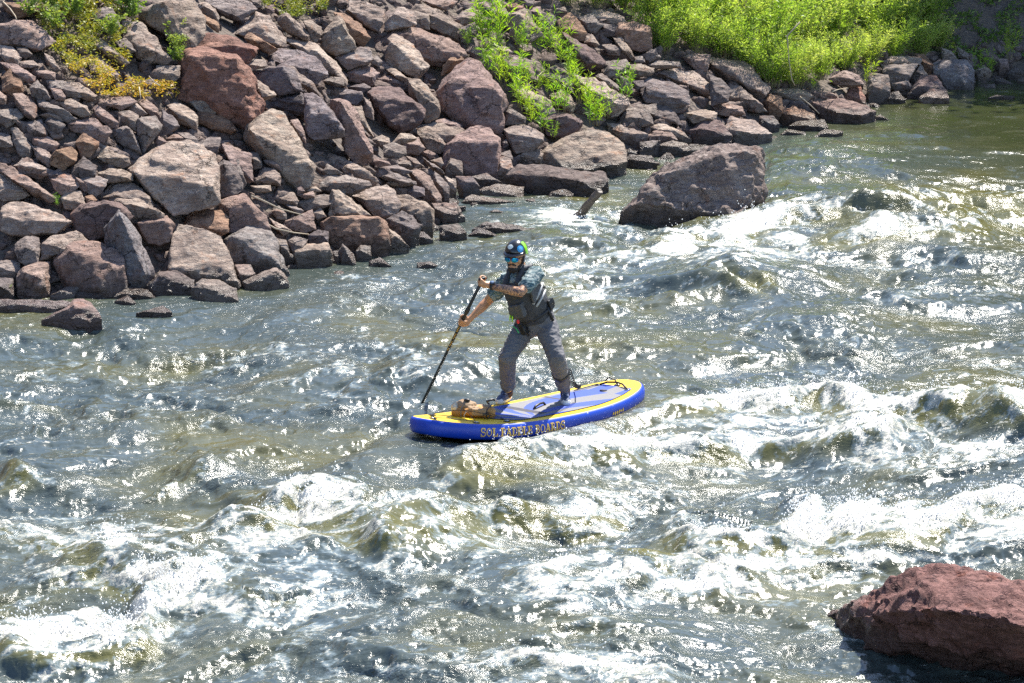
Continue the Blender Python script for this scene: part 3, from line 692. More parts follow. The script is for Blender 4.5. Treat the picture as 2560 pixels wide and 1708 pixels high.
H F 415,735 560,640 700,560 890,460 1180,370 1270,370 1310,290 1500,240 1720,230 1900,280 2150,310 2350,350 2700,430 2750,1400 2300,1290 1900,1200 1500,1150 1200,1100 1020,1050 960,960 700,880 540,830 | 600,760 950,680 1400,700 1850,770 2250,830 2600,850 @huge dark red craggy rock in the bottom right corner@the huge foreground rock
"""
crop = {'A': (0, 0, .2742), 'B': (400, 0, .2742), 'C': (0, 380, .287), 'D': (500, 300, .2742), 'E': (1000, 0, .2742), 'F': (1600, 0, .4085), 'G': (1100, 280, .366), 'H': (1960, 1350, .2553)}
COL = {  # tint, word
 'g': ((.80, .76, .74), 'grey'), 'G': ((.78, .80, .84), 'blue-grey'), 'l': ((1.12, 1.02, .92), 'pale tan'), 'L': ((1.15, 1.05, .95), 'pale tan'), 'k': ((.95, .86, .78), 'grey-brown'),
 'p': ((.96, .80, .75), 'pinkish'), 'P': ((.98, .78, .73), 'pinkish'), 'R': ((.90, .56, .47), 'red-brown'), 'o': ((.98, .70, .50), 'rusty brown'), 'O': ((.90, .66, .52), 'brown'),
 'd': ((.56, .53, .56), 'dark grey'), 'D': ((.60, .48, .48), 'dark purplish'), 'v': ((.74, .70, .74), 'purplish grey'), 'V': ((.92, .80, .84), 'lavender'),
 'w': ((.50, .44, .42), 'wet dark'), 'W': ((.85, .66, .62), 'wet brown'), 'M': ((.84, .77, .74), 'grey-brown'), 'F': ((.64, .37, .37), 'dark red')}
def rock_material():
    m, t = newmat('rock'); k = NT(t)
    tc = k.n('ShaderNodeTexCoord').outputs['Object']; oi = k.n('ShaderNodeObjectInfo')
    off = k.n('ShaderNodeCombineXYZ', inp={0: k.math('MULTIPLY', oi.outputs['Random'], 91.), 1: k.math('MULTIPLY', oi.outputs['Random'], 37.), 2: k.math('MULTIPLY', oi.outputs['Random'], 53.)}).outputs[0]
    co = k.n('ShaderNodeVectorMath', operation='ADD', inp={0: tc, 1: off}).outputs[0]
    rot = k.n('ShaderNodeMapping', inp={'Vector': co, 'Rotation': (.5, .45, .3), 'Scale': (1, 1, 3.6)}).outputs[0]
    a = k.noise(co, 2.2, 5, .62, .4); b = k.noise(co, 14, 5, .7); c = k.noise(rot, 9, 5, .68, .5); d = k.noise(co, 70, 3, .75)
    base = k.ramp(a, [(.30, (.150, .120, .110)), (.47, (.275, .225, .20)), (.60, (.35, .30, .265)), (.75, (.20, .165, .155))])
    base = k.mix(k.maprange(c, .46, .66), base, (.20, .155, .135))
    base = k.mix(k.math('MULTIPLY', k.maprange(b, .52, .68), .6), base, (.47, .42, .39))
    base = k.mix(k.math('MULTIPLY', k.maprange(d, .52, .72), .5), base, (.10, .08, .075))
    base = k.mix(k.math('MULTIPLY', k.maprange(k.noise(co, 4.2, 4, .6, .8), .60, .72), .5), base, (.33, .15, .07))
    lich = k.math('MULTIPLY', k.maprange(k.noise(co, 5.5, 6, .75), .57, .66), .65)
    base = k.mix(lich, base, (.115, .108, .11))
    base = k.mix(k.math('MULTIPLY', k.maprange(k.noise(co, 3.1, 6, .72, .5), .55, .70), .6), base, (.46, .42, .38))
    wc = k.n('ShaderNodeVectorMath', operation='ADD', inp={0: co, 1: k.n('ShaderNodeVectorMath', operation='SCALE', inp={0: k.noise(co, 3, 4, .7, out=1), 3: .45}).outputs[0]}).outputs[0]
    ck = k.n('ShaderNodeTexVoronoi', feature='DISTANCE_TO_EDGE', inp={'Vector': wc, 'Scale': 2.6}).outputs[0]
    crack = k.math('MULTIPLY', k.math('SUBTRACT', 1., k.maprange(ck, .0, .028)), k.maprange(k.noise(co, 2.0, 2, .5), .46, .56))
    base = k.mix(k.math('MULTIPLY', crack, .75), base, (.05, .038, .036))
    base = k.mix(1.0, base, oi.outputs['Color'], 'MULTIPLY')
    gz = k.n('ShaderNodeSeparateXYZ', inp={0: k.n('ShaderNodeNewGeometry').outputs['Position']}).outputs[2]
    wet = k.math('SUBTRACT', 1., k.maprange(k.math('ADD', gz, k.math('MULTIPLY', k.math('SUBTRACT', b, .5), .25)), .12, .22))
    base = k.mix(k.math('MULTIPLY', wet, .60), base, (.045, .032, .022))
    ro = k.math('SUBTRACT', .88, k.math('MULTIPLY', wet, .55))
    n = k.bump(c, 1., .06); n = k.bump(k.math('SUBTRACT', 1., crack), .9, .03, n); vr = k.n('ShaderNodeTexVoronoi', feature='F1', inp={'Vector': co, 'Scale': 11.}).outputs[0]
    n = k.bump(vr, .35, .05, n); n = k.bump(b, .8, .030, n); n = k.bump(d, .6, .008, n)
    k.out(k.bsdf(base, ro, n, **{'Specular IOR Level': .35})); return m
mR = rock_material()
def hull_remesh(pts, voxel, extra=()):
    me = bpy.data.meshes.new('h'); tot = bmesh.new()
    for ps in (pts, *extra):
        bm = bmesh.new()
        for p in ps: bm.verts.new(p)
        r = bmesh.ops.convex_hull(bm, input=bm.verts)
        bmesh.ops.delete(bm, geom=[g for g in r['geom_interior'] if isinstance(g, bmesh.types.BMVert)], context='VERTS')
        bmesh.ops.recalc_face_normals(bm, faces=bm.faces)
        m1 = bpy.data.meshes.new('h1'); bm.to_mesh(m1); bm.free(); tot.from_mesh(m1); bpy.data.meshes.remove(m1)
    tot.to_mesh(me); tot.free(); return remesh(me, voxel)
def roughen(me, size, seed, amt=1.0, rugged=0.0):
    n = len(me.vertices)
    co = np.empty(n*3, np.float32); me.vertices.foreach_get('co', co); co = co.reshape(-1, 3)
    no = np.empty(n*3, np.float32); me.vertices.foreach_get('normal', no); no = no.reshape(-1, 3)
    o = Vector((seed*7.31 % 100, seed*3.7 % 100, seed*1.9 % 100)); d = np.empty(n, np.float32)
    s1 = 2.0/size; A = Matrix.Rotation(.5, 3, 'X') @ Matrix.Rotation(.4+seed % 1, 3, 'Y')
    for i in range(n):
        p = Vector(co[i]); q = p*s1+o
        v = mn.fractal(q, .9, 2.1, 3)*.018
        r = A @ p; r = Vector((r.x*1.2, r.y*1.2, r.z*5.5))*(1.3/size)+o
        v += mn.fractal(r, .8, 2.0, 2)*.020
        if size > .25:
            v -= max(0, abs(mn.noise(q*1.7+Vector((9, 3, 1))))-.12)*.05
            v += mn.fractal(p*9+o, .8, 2.2, 2)*.010*min(1, .5/size)
        if rugged:
            v += rugged*(mn.fractal(p*2.6+o, .6, 2.2, 4)*.06-abs(mn.noise(p*3.4+o))*.09+mn.fractal(p*8+o, .7, 2.2, 2)*.018)
        d[i] = v*size*amt
    co = co+no*d[:, None]; me.vertices.foreach_set('co', co.ravel()); me.update()
rock_list = []
rng = random.Random(4)
def build_rock(i, cr, code, outline, ridge):
    ox, oy, sc = crop[cr]
    O = [(ox+x*sc, oy+y*sc) for x, y in outline]; Rg = [(ox+x*sc, oy+y*sc) for x, y in ridge]
    xs = [p[0] for p in O]; ys_ = [p[1] for p in O]; cx, cy = sum(xs)/len(xs), sum(ys_)/len(ys_)
    gr = 1.07 if cr != 'H' else 1.0
    O = [(cx+(x-cx)*gr, cy+(y-cy)*gr) for x, y in O]; xs = [p[0] for p in O]; ys_ = [p[1] for p in O]
    wpx, hpx = max(xs)-min(xs), max(ys_)-min(ys_)
    low = max(O, key=lambda p: p[1]); tb = hit(low[0], low[1]-1); tc = hit(cx, cy)
    ppm = tb/FPX; size = math.sqrt(wpx*hpx)*ppm; hm = hpx*ppm
    inwater = cr == 'H' or code in 'wWMV' and ground(*(rayd(*low)*tb).xy) < .1
    ybot = low[1]; ytop = min(ys_)
    t0 = tb+.10*size
    def dep(px, py):                     # fronts stand nearly upright, tops lean back up the slope
        up = max(0, ybot-py)*ppm; lim = min(.95*size, .6*wpx*ppm+.35*hm)
        return t0+lim*(1-math.exp(-(up*up/max(hm, .01)*1.35)/lim))
    cv = Vector((0, 0, CAMH)); pts = []
    if cr == 'H':                        # the near boulder: heights over the water given point by point
        zs = [-.12, .08, .18, .28, .38, .42, .52, .56, .57, .55, .53, .52, .52, -.3, -.3, -.3, -.3, -.2, -.25, -.2, -.2, -.15]
        for (px, py), z in zip(O, zs):
            p = water_at(px, py, z); pts.append(p)
            if z > 0: pts.append(p+Vector((0, .25, -.7)))
            else: pts.append(p-Vector((0, 0, .3)))
        for (px, py), z in zip(Rg, (.10, .33, .54, .62, .68, .72)): pts.append(water_at(px, py, z))
        O, Rg_ = [], Rg; Rg = [(0, 0)]
    for px, py in O:
        t = dep(px, py)+rng.uniform(-.10, .10)*size; p = cv+rayd(px, py)*t; pts.append(p)
        if p.z < .22: pts.append(p+Vector((0, .03, -.5)))
        sx, sy = cx+(px-cx)*.72, cy+(py-cy)*.60
        b = cv+rayd(sx, sy)*(t+.42*size); b.z -= .15*size; pts.append(b)
    if not Rg:       # a broken edge running down the rock separates the sunlit top from the front
        tilt = rng.uniform(.05, .30); yy = rng.uniform(.36, .62)
        for fx in ((.22, .5, .80), (.3, .74), (.25, .6), (.4, .82))[rng.randrange(4)]:
            Rg.append((min(xs)+fx*wpx, min(ys_)+hpx*(yy+(fx-.5)*tilt*2+rng.uniform(-.06, .06))))
        Rg = [(cx+(x-cx)*.85, cy+(y-cy)*.85) for x, y in Rg]; hk = rng.uniform(.20, .38)
    else: hk = .2
    for px, py in (Rg if cr != 'H' else []): pts.append(cv+rayd(px, py)*(min(dep(px, py), t0+.25*size)-hk*size))
    c = sum(pts, Vector())/len(pts); base = Vector((c.x, c.y, min(p.z for p in pts)))
    vox = max(.008, min(.026, size/32)) if cr != 'H' else .024
    P_ = [p-base for p in pts]; extra = []
    if size > .25:                       # broken ledges standing proud of the main block
        toc = (Vector((0, 0, CAMH))-c).normalized()
        for e_ in range(rng.choice((1, 2, 2, 3)) if size > .4 else 1):
            an = rng.choice(P_); f_ = rng.uniform(.45, .72)
            extra.append([an+(q-an)*f_+(toc+Vector((0, 0, .35)))*size*rng.uniform(.03, .085) for q in P_])
    me = hull_remesh(P_, vox, extra)
    rugged = {'M': .75, 'F': .8}.get(code, (.22+.30*((i*7919) % 10)/10) if size > .3 else .12)
    roughen(me, min(size, 1.2), i, 1.0, rugged)
    me.name = 'rock'
    me.set_sharp_from_angle(angle=math.radians(26))
    big = size > .55
    o = link('boulder' if big else 'rock', me, mR, loc=base)
    tint, word = COL[code]; j = rng.uniform(.88, 1.1)
    o.color = (tint[0]*j, tint[1]*j, tint[2]*j*rng.uniform(.96, 1.04), 1)
    o['category'] = 'boulder' if big else 'rock'
    area = wpx*hpx
    rock_list.append(dict(o=o, cx=cx, cy=cy, w=wpx, h=hpx, size=size, word=word, area=area, inwater=inwater))
    return rock_list[-1]
land = []
for i, line in enumerate(ROCKS.strip().splitlines()):
    parts = line.split('@'); g = parts[0].split('|'); tok = g[0].split()
    O = [tuple(map(float, t.split(','))) for t in tok[2:]]; Rg = [tuple(map(float, t.split(','))) for t in g[1].split()] if len(g) > 1 else []
    r = build_rock(i, tok[0], tok[1], O, Rg); r['label'] = parts[1] if len(parts) > 1 else None
    if len(parts) > 2: r['ref'] = parts[2].strip(); land.append(r)
# the other rocks are told apart by colour, size, shape and the landmark they lie beside
used = set(r['label'] for r in rock_list if r['label'])
ORD = ['nearest', 'second nearest', 'third nearest', 'fourth nearest', 'fifth nearest', 'sixth nearest', 'seventh nearest', 'eighth nearest', 'ninth nearest', 'tenth nearest', 'eleventh nearest', 'twelfth nearest']
def side(dx, dy):
    a = math.degrees(math.atan2(-dy, dx)) % 360
    return ['right of', 'up and right from', 'above', 'up and left from', 'left of', 'down and left from', 'below', 'down and right from'][int((a+22.5)//45) % 8]
cells = {}
for r in rock_list:
    if r['label']: continue
    L = min(land, key=lambda q: math.hypot((r['cx']-q['cx'])/(q['w']+60), (r['cy']-q['cy'])/(q['h']+60)))
    dx, dy = r['cx']-L['cx'], r['cy']-L['cy']
    asp = r['w']/r['h']; shp = 'slab' if asp > 2.1 else 'upright rock' if asp < .85 else 'block' if asp < 1.3 else 'rock'
    sz = 'small' if r['area'] < 1500 else 'medium' if r['area'] < 6000 else 'large'
    cells.setdefault((L['ref'], side(dx, dy)), []).append((math.hypot(dx, dy), f"{sz} {r['word']} {shp}", r))
for (ref, sd_), lst in cells.items():
    lst.sort(key=lambda q: q[0]); cnt = {}
    for d_, desc, r in lst: cnt[desc] = cnt.get(desc, 0)+1
    seen = {}
    for d_, desc, r in lst:
        if cnt[desc] == 1: r['label'] = f"{desc} {sd_} {ref}"
        else:
            q = seen.get(desc, 0); seen[desc] = q+1; r['label'] = f"{desc} {ORD[q]} {sd_} {ref}"
for r in rock_list:
    r['o']['label'] = r['label']; r['o']['group'] = 'rocks standing in the river' if r['inwater'] else 'rocks piled on the river bank'
print('rocks', len(rock_list), sum(len(r['o'].data.polygons) for r in rock_list))

# rubble: the countless smaller stones filling the gaps behind and between them, one object
rr = random.Random(9)
protos = []
for q in range(9):
    pts = []
    for a in range(11):
        v = Vector((rr.gauss(0, 1), rr.gauss(0, 1), rr.gauss(0, 1))).normalized(); pts.append(Vector((v.x*rr.uniform(.7, 1), v.y*rr.uniform(.5, .8), v.z*rr.uniform(.35, .6))))
    me = hull_remesh(pts, .17); roughen(me, 1.2, 500+q)
    n = len(me.vertices); co = np.empty(n*3, np.float32); me.vertices.foreach_get('co', co)
    me.calc_loop_triangles(); tr = np.empty(len(me.loop_triangles)*3, np.int32); me.loop_triangles.foreach_get('vertices', tr)
    protos.append((co.reshape(-1, 3), tr.reshape(-1, 3)))
VV, TT_, vo_ = [], [], 0
for q in range(8600):
    px, py = rr.uniform(-350, 2850), rr.uniform(-160, 900)
    t = hit(px, py, -.05, .04)
    if t > 100: continue
    p = Vector((0, 0, CAMH))+rayd(px, py)*t
    d = float(shore_dist(np.array(p.x), np.array(p.y)))
    if d < -.5 or d > 13 or (px > 2330 and d > 1.2): continue
    s = rr.uniform(.05, .19)*(1.0 if rr.random() < .75 else 1.4)*(t/32)
    if 180 < py < 420 and px < 420: s *= 1.1
    co, tr = protos[q % 9]
    M = np.array(Matrix.Rotation(rr.uniform(0, 6.28), 3, 'Z') @ Matrix.Rotation(rr.uniform(-.7, .7), 3, 'X') @ Matrix.Rotation(rr.uniform(-.7, .7), 3, 'Y'))
    VV.append((co*s)@M.T+np.array([p.x, p.y, p.z-.035])); TT_.append(tr+vo_); vo_ += len(co)
rub = link('rubble', mesh_fast('rubble', np.concatenate(VV), np.concatenate(TT_)), mR); rub.color = (.66, .58, .56, 1)  # darker tint puts the shade of the gaps into the stones' colour
tag(rub, 'loose small stones filling the gaps between the bank boulders', 'rubble', kind='stuff')

# ------------------------------------------------------------------ plants
def leaf_material(name, stops, trans=.55, rough=.45):
    m, t = newmat(name); k = NT(t); co = k.n('ShaderNodeTexCoord').outputs['Object']; oi = k.n('ShaderNodeObjectInfo')
    at_ = k.n('ShaderNodeAttribute', attribute_name='tone').outputs['Fac']
    c = k.ramp(k.math('ADD', k.math('MULTIPLY', at_, .75), k.math('MULTIPLY', oi.outputs['Random'], .25)), stops)
    d = k.bsdf(c, rough, **{'Specular IOR Level': .35}); tr = k.n('ShaderNodeBsdfTranslucent')
    t.links.new(k.mix(1., c, (1.25, 1.3, .55), 'MULTIPLY'), tr.inputs[0])
    mx = k.n('ShaderNodeMixShader', inp={0: trans}); t.links.new(d, mx.inputs[1]); t.links.new(tr.outputs[0], mx.inputs[2]); k.out(mx.outputs[0]); return m
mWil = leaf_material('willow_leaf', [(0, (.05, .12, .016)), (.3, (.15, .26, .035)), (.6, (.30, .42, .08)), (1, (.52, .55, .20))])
mSho = leaf_material('shoot_leaf', [(0, (.07, .19, .015)), (.5, (.18, .36, .03)), (1, (.36, .46, .05))])
mCov = leaf_material('cover_leaf', [(0, (.07, .11, .02)), (.35, (.22, .25, .04)), (.65, (.45, .36, .05)), (.85, (.50, .28, .05)), (1, (.36, .16, .05))], .35)
mGrn = leaf_material('broad_leaf', [(0, (.05, .10, .02)), (.6, (.15, .24, .05)), (1, (.30, .34, .10))], .4)
mDark = leaf_material('dark_leaf', [(0, (.015, .035, .01)), (.6, (.04, .08, .02)), (1, (.09, .14, .03))], .3)
mStem = simple('stem', (.20, .17, .08), .8); mDry = simple('dry_stem', (.42, .34, .24), .8, .2, 12); mBark = simple('bark', (.14, .10, .07), .9, .3, 6, .6, 20, .02)
class Leaves:                            # collects single leaves, each a bent pair of quads
    def __init__(s): s.V, s.F, s.T = [], [], []
    def add(s, p, d, L, wd, tone, rr, droop=.25):
        d = d.normalized(); r = d.cross(Vector((rr.uniform(-1, 1), rr.uniform(-1, 1), rr.uniform(.2, 1)))).normalized()*wd/2
        n = d.cross(r).normalized(); e = p+d*L+Vector((0, 0, -droop*L)); mid = p+d*L*.5+n*L*.06
        i = len(s.V); s.V += [p, mid+r, e, mid-r]; s.F.append((i, i+1, i+2, i+3)); s.T += [tone]*4
    def mesh(s, name):
        me = mesh_fast(name, np.array([tuple(v) for v in s.V]), np.array(s.F))
        a = me.attributes.new('tone', 'FLOAT', 'POINT'); a.data.foreach_set('value', np.array(s.T, np.float32)); return me
def tube(V, F, pts, r0, r1, n=4):
    base = len(V); pr = None
    for i, p in enumerate(pts):
        d = (pts[min(i+1, len(pts)-1)]-pts[max(i-1, 0)]).normalized()
        a = d.orthogonal().normalized() if pr is None else (pr-d*pr.dot(d)).normalized(); pr = a; b = d.cross(a)
        r = r0+(r1-r0)*i/(len(pts)-1)
        for q in range(n): V.append(p+(a*math.cos(2*PI*q/n)+b*math.sin(2*PI*q/n))*r)
    for i in range(len(pts)-1):
        for q in range(n): F.append((base+i*n+q, base+i*n+(q+1) % n, base+(i+1)*n+(q+1) % n, base+(i+1)*n+q))
    F.append(tuple(base+q for q in range(n))[::-1]); F.append(tuple(base+(len(pts)-1)*n+q for q in range(n)))
def stems_mesh(name, V, F): return mesh_np(name, V, F)
def shrub_proto(seed, H, spread, nst, leafL, leafW, per, mid=.5, tonebase=0.):
    rr = random.Random(seed); L = Leaves(); V, F = [], []
    for s_ in range(nst):
        az = rr.uniform(0, 2*PI); lean = rr.uniform(.05, spread); h = H*rr.uniform(.6, 1.05)
        b0 = Vector((math.cos(az), math.sin(az), 0)); root = b0*rr.uniform(0, .16*H); pts = []
        for q in range(7):
            f = q/6; pts.append(root+b0*lean*h*f**1.5+Vector((rr.uniform(-.02, .02)*h, rr.uniform(-.02, .02)*h, h*f*(1-.16*f*lean))))
        tube(V, F, pts, .006*H+.001, .0015)
        tone0 = tonebase+rr.uniform(0, .45)
        for q in range(per):
            f = rr.uniform(.08, 1)**.8; x = f*6; i = min(int(x), 5); p = pts[i].lerp(pts[i+1], x-i)
            side_ = Vector((rr.gauss(0, 1), rr.gauss(0, 1), rr.gauss(.35, .5))).normalized()
            if rr.random() < mid:        # on a twig, away from the stem
                p = p+side_*rr.uniform(.02, .14)*H*(1.1-f*.6)
            d = (side_*.8+(pts[i+1]-pts[i]).normalized()*.7)
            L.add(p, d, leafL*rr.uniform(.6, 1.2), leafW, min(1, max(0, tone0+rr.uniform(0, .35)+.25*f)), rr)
    return L.mesh('foliage'), stems_mesh('stem', V, F)
def place_plant(name, pm, mats, loc, rz, sc, label, cat, group, kind=None):
    r = empty(name, loc); r.rotation_euler = (0, 0, rz); r.scale = (sc, sc, sc)
    tag(r, label, cat, group)
    for me, mt, nm in ((pm[0], mats[0], 'foliage'), (pm[1], mats[1], 'stem')):
        o = bpy.data.objects.new(nm, me); C.objects.link(o); o.parent = r
        if not me.materials: me.materials.append(mt)
    return r
def surf(px, py, lift=.12):
    return Vector((0, 0, CAMH))+rayd(px, py)*hit(px, py, 0, lift)
wil = [shrub_proto(40+i, 1.0, .75, 34, .085, .016, 105, .6, [.0, .15, .25, .1, .3][i]) for i in range(5)]
rows = [('front', [(1655,128,.75),(1735,132,.8),(1815,148,.85),(1872,182,.85),(1930,218,.8),(1990,220,.75),(2048,200,.8),(2110,182,.75),(2172,165,.75),(2235,155,.7),(2300,146,.65),(2348,126,.6)]),
        ('middle', [(1425,14,.6),(1490,20,.7),(1560,30,.8),(1620,55,.9),(1690,80,1.),(1770,85,1.05),(1850,105,1.1),(1930,135,1.1),(2010,135,1.1),(2090,115,1.05),(2180,102,1.),(2262,92,.9),(2325,72,.8)]),
        ('back', [(1440,-40,.8),(1530,-45,.9),(1620,-20,1.),(1720,5,1.1),(1820,20,1.2),(1920,50,1.2),(2020,40,1.2),(2120,20,1.2),(2220,10,1.1),(2310,-5,1.)]),
        ('rear', [(1500,-120,1.2),(1640,-110,1.3),(1780,-70,1.4),(1920,-60,1.4),(2060,-60,1.4),(2200,-70,1.3),(2310,-90,1.0)])]
rr = random.Random(21); q = 0; ORDN = ['first', 'second', 'third', 'fourth', 'fifth', 'sixth', 'seventh', 'eighth', 'ninth', 'tenth', 'eleventh', 'twelfth', 'thirteenth']
for rn, lst in rows:
    for i, (px, py, h) in enumerate(lst):
        q += 1; word = ['bright green', 'yellow-green', 'light green', 'fresh green', 'pale yellow-green'][q % 5]; numb = ORDN[i]
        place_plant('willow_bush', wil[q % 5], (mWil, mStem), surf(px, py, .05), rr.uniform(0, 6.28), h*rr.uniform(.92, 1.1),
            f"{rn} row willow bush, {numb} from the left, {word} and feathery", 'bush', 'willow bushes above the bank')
sho = [shrub_proto(60+i, 1.0, .34, 5, .25, .022, 27, .0, .15*i) for i in range(4)]
spots = [(730,340,.30),(790,430,.34),(860,410,.36),(930,390,.42),(880,520,.26),(1075,450,.22),(1130,470,.24),(1250,490,.30),(1310,500,.32),(1400,500,.34),(1470,580,.32),(1540,640,.24),(1590,670,.24),
         (830,700,.26),(900,720,.28),(960,800,.26),(1030,880,.28),(1090,980,.26),(1160,1080,.26),(1210,1160,.24),(1290,1200,.24),(1160,780,.26),(1250,830,.22),(1350,880,.24),(1440,1040,.26),(1500,1000,.2),
         (1640,950,.26),(1700,1020,.26),(1740,1140,.24),(1810,1150,.28),(1880,1090,.24),(1580,830,.24),(2080,920,.24),(2110,780,.18),(1400,1260,.12),(610,430,.18)]
for i, (x, y, h) in enumerate(spots):
    px, py = 1000+x*.2742, y*.2742; nb = min(land, key=lambda r: math.hypot(r['cx']-px, r['cy']-py))
    n_ = sum(1 for (a, b, c) in spots[:i] if min(land, key=lambda r: math.hypot(r['cx']-1000-a*.2742, r['cy']-b*.2742)) is nb)
    place_plant('willow_shoot', sho[i % 4], (mSho, mStem), surf(px, py, .24), rr.uniform(0, 6.28), h*2.0*rr.uniform(.85, 1.15),
        f"{'tall' if h > .29 else 'short'} green willow shoot, {ORD[min(n_,11)]} {side(px-nb['cx'], py-nb['cy'])} {nb['ref']}" if n_ < 11 else f"green willow shoot, {ORDN[i % 13]} of the {'upper' if i < 13 else 'middle' if i < 26 else 'lower'} ones between the rocks", 'plant', 'green shoots among the rocks')
# leafy plants that stand alone
lea = [shrub_proto(80+i, 1.0, .9, 14, .17, .09, 30, .5, .2) for i in range(3)]
for (px, py, h, lab) in [(432,95,.30,'upper part of the leafy green vine climbing beside the tall tan boulder'),(440,125,.28,'middle part of the leafy green vine beside the tall tan boulder'),(448,155,.26,'lowest part of the leafy green vine beside the tall tan boulder'),
        (275,92,.36,'leafy green weed right of the squarish grey rock in the ground cover'),(310,18,.42,'leafy green weed by the top edge above the pale slab'),(330,48,.38,'leafy green weed left of the tall tan boulder'),
        (72,42,.30,'leafy green weed growing against the brown top left slab'),(140,75,.42,'rounded leafy weed, right of the broad pinkish boulder at upper left'),(118,22,.40,'bushy leafy weed near the top left corner'),(182,40,.42,'bushy weed between the top left slab and the squarish grey rock'),
        (1968-1600+1600,60,.3,None)]:
    if lab: place_plant('leafy_weed', lea[q % 3], (mGrn, mStem), surf(px, py, .2), rr.uniform(0, 6.28), h*.85, lab, 'weed', 'leafy weeds on the upper left bank'); q += 1
for (px, py, h, lab) in [(145,516,.13,'small bright green tuft between rocks right of the long tilted slab'),(21,744,.13,'tiny green tuft at the waterline by the left edge'),(1665,135,.35,'upright grassy tuft below the brown boulder by the willows'),
        (2520,150,.55,'yellow-green upright shrub near the right edge above the water'),(2450,185,.38,'small green shoot among the far right waterside stones'),(2480,190,.4,'green and rust coloured shoot at the far right waterside'),(2035,225,.35,'green shoot overhanging the low wet shelf'),
        (2168,215,.45,'slim green shoot beside the flat-topped slab')]:
    place_plant('green_shoot', sho[q % 4], (mSho, mStem), surf(px, py, .14), rr.uniform(0, 6.28), h*1.1, lab, 'plant', 'single shoots near the water'); q += 1
# creeping ground cover: nobody could count it
def in_poly(x, y, P):
    c = False
    for (x0, y0), (x1, y1) in zip(P, P[1:]+P[:1]):
        if (y0 > y) != (y1 > y) and x < (x1-x0)*(y-y0)/(y1-y0)+x0: c = not c
    return c
covers = [([(100,-20),(330,-20),(350,60),(300,90),(330,150),(290,185),(400,200),(445,205),(445,245),(330,240),(250,235),(190,190),(140,130),(110,90),(95,40)], 11500, 0.0),
          ([(655,-10),(820,-10),(815,20),(770,40),(720,42),(690,25),(655,12)], 3000, -.2)]
L = Leaves()
for P, n, tb_ in covers:
    xs = [p[0] for p in P]; ys_ = [p[1] for p in P]; k_ = 0
    while k_ < n:
        px, py = rr.uniform(min(xs), max(xs)), rr.uniform(min(ys_), max(ys_))
        if not in_poly(px, py, P): continue
        k_ += 1
        nz = mn.noise(Vector((px*.025, py*.035, 3)));
        if nz < -.02 and rr.random() < .85: continue
        low = sstep(90, 220, py)
        for c_ in range(1):
            p = surf(px, py, .17+.10*max(0, nz)+rr.uniform(-.03, .10))
            tone = min(1, max(0, .34+tb_*.6+.42*float(low)+rr.uniform(-.15, .3)+.25*mn.noise(Vector((px*.05, py*.05, 9)))))
            L.add(p, Vector((rr.gauss(0, 1), rr.gauss(0, 1), rr.gauss(.3, .6))), rr.uniform(.022, .06), rr.uniform(.010, .024), tone, rr)
tag(link('ground_cover', L.mesh('ground_cover'), mCov, smooth=False), 'yellow-green creeping ground cover between the upper left rocks', 'ground cover', kind='stuff')
# undergrowth on the shaded bank in the far top right
L = Leaves()
for k_ in range(9000):
    px, py = rr.uniform(2330, 2760), rr.uniform(-140, 150)
    if mn.noise(Vector((px*.02, py*.03, 1))) < -.05: continue
    p = surf(px, py, .04+.35*max(0, mn.noise(Vector((px*.015, py*.02, 5))))*rr.random()); L.add(p, Vector((rr.gauss(0, 1), rr.gauss(0, 1), rr.gauss(.6, .6))), rr.uniform(.05, .13), rr.uniform(.02, .04), rr.random(), rr)
tag(link('undergrowth', L.mesh('undergrowth'), mGrn, smooth=False), 'patchy weeds on the shaded soil slope in the top right corner', 'undergrowth', kind='stuff')
# trees over the far bank, beyond the picture: they shade the corner and colour the calm water
def tree_proto(seed, H):
    rr = random.Random(seed); V, F = [], []; L = Leaves()
    trunk = [Vector((rr.uniform(-.1, .1)*f, rr.uniform(-.1, .1)*f, H*.62*f)) for f in (0, .25, .5, .75, 1)]; tube(V, F, trunk, .17, .08, 8)
    for b in range(26):
        f = rr.uniform(.25, 1); a = rr.uniform(0, 2*PI); p = trunk[0].lerp(trunk[-1], f); r = H*rr.uniform(.16, .30)*(1.15-.5*f)
        e = p+Vector((math.cos(a)*r, math.sin(a)*r, H*rr.uniform(.04, .30))); tube(V, F, [p, p.lerp(e, .5)+Vector((0, 0, .1)), e], .05, .015, 5)
        for c in range(150):
            q_ = e+Vector((rr.gauss(0, .42), rr.gauss(0, .42), rr.gauss(0, .34)))*(H/8)
            L.add(q_, Vector((rr.gauss(0, 1), rr.gauss(0, 1), rr.gauss(0, .7))), rr.uniform(.18, .34), .13, rr.random(), rr)
    return L.mesh('crown'), stems_mesh('trunk', V, F)
trp = [tree_proto(s, 8) for s in (1, 2)]
crn = surf(2490, 70, .1)                    # the shaded corner; trees stand up the sun's direction from it
tpos = []
for dx, dy, kk in [(0,0,7.5),(1.6,-1.2,7.),(2.6,2.2,8),(0.6,3.4,8.5),(5,0,8.),(-1.6,5.8,9),(4.5,5.5,8.5)]: tpos.append((crn.x+dx+sdir.x*kk*1.05, crn.y+dy+sdir.y*kk*1.05, 1.05+.02*kk))
tpos += [(24,62,1.1),(16.5,75,1.2)]
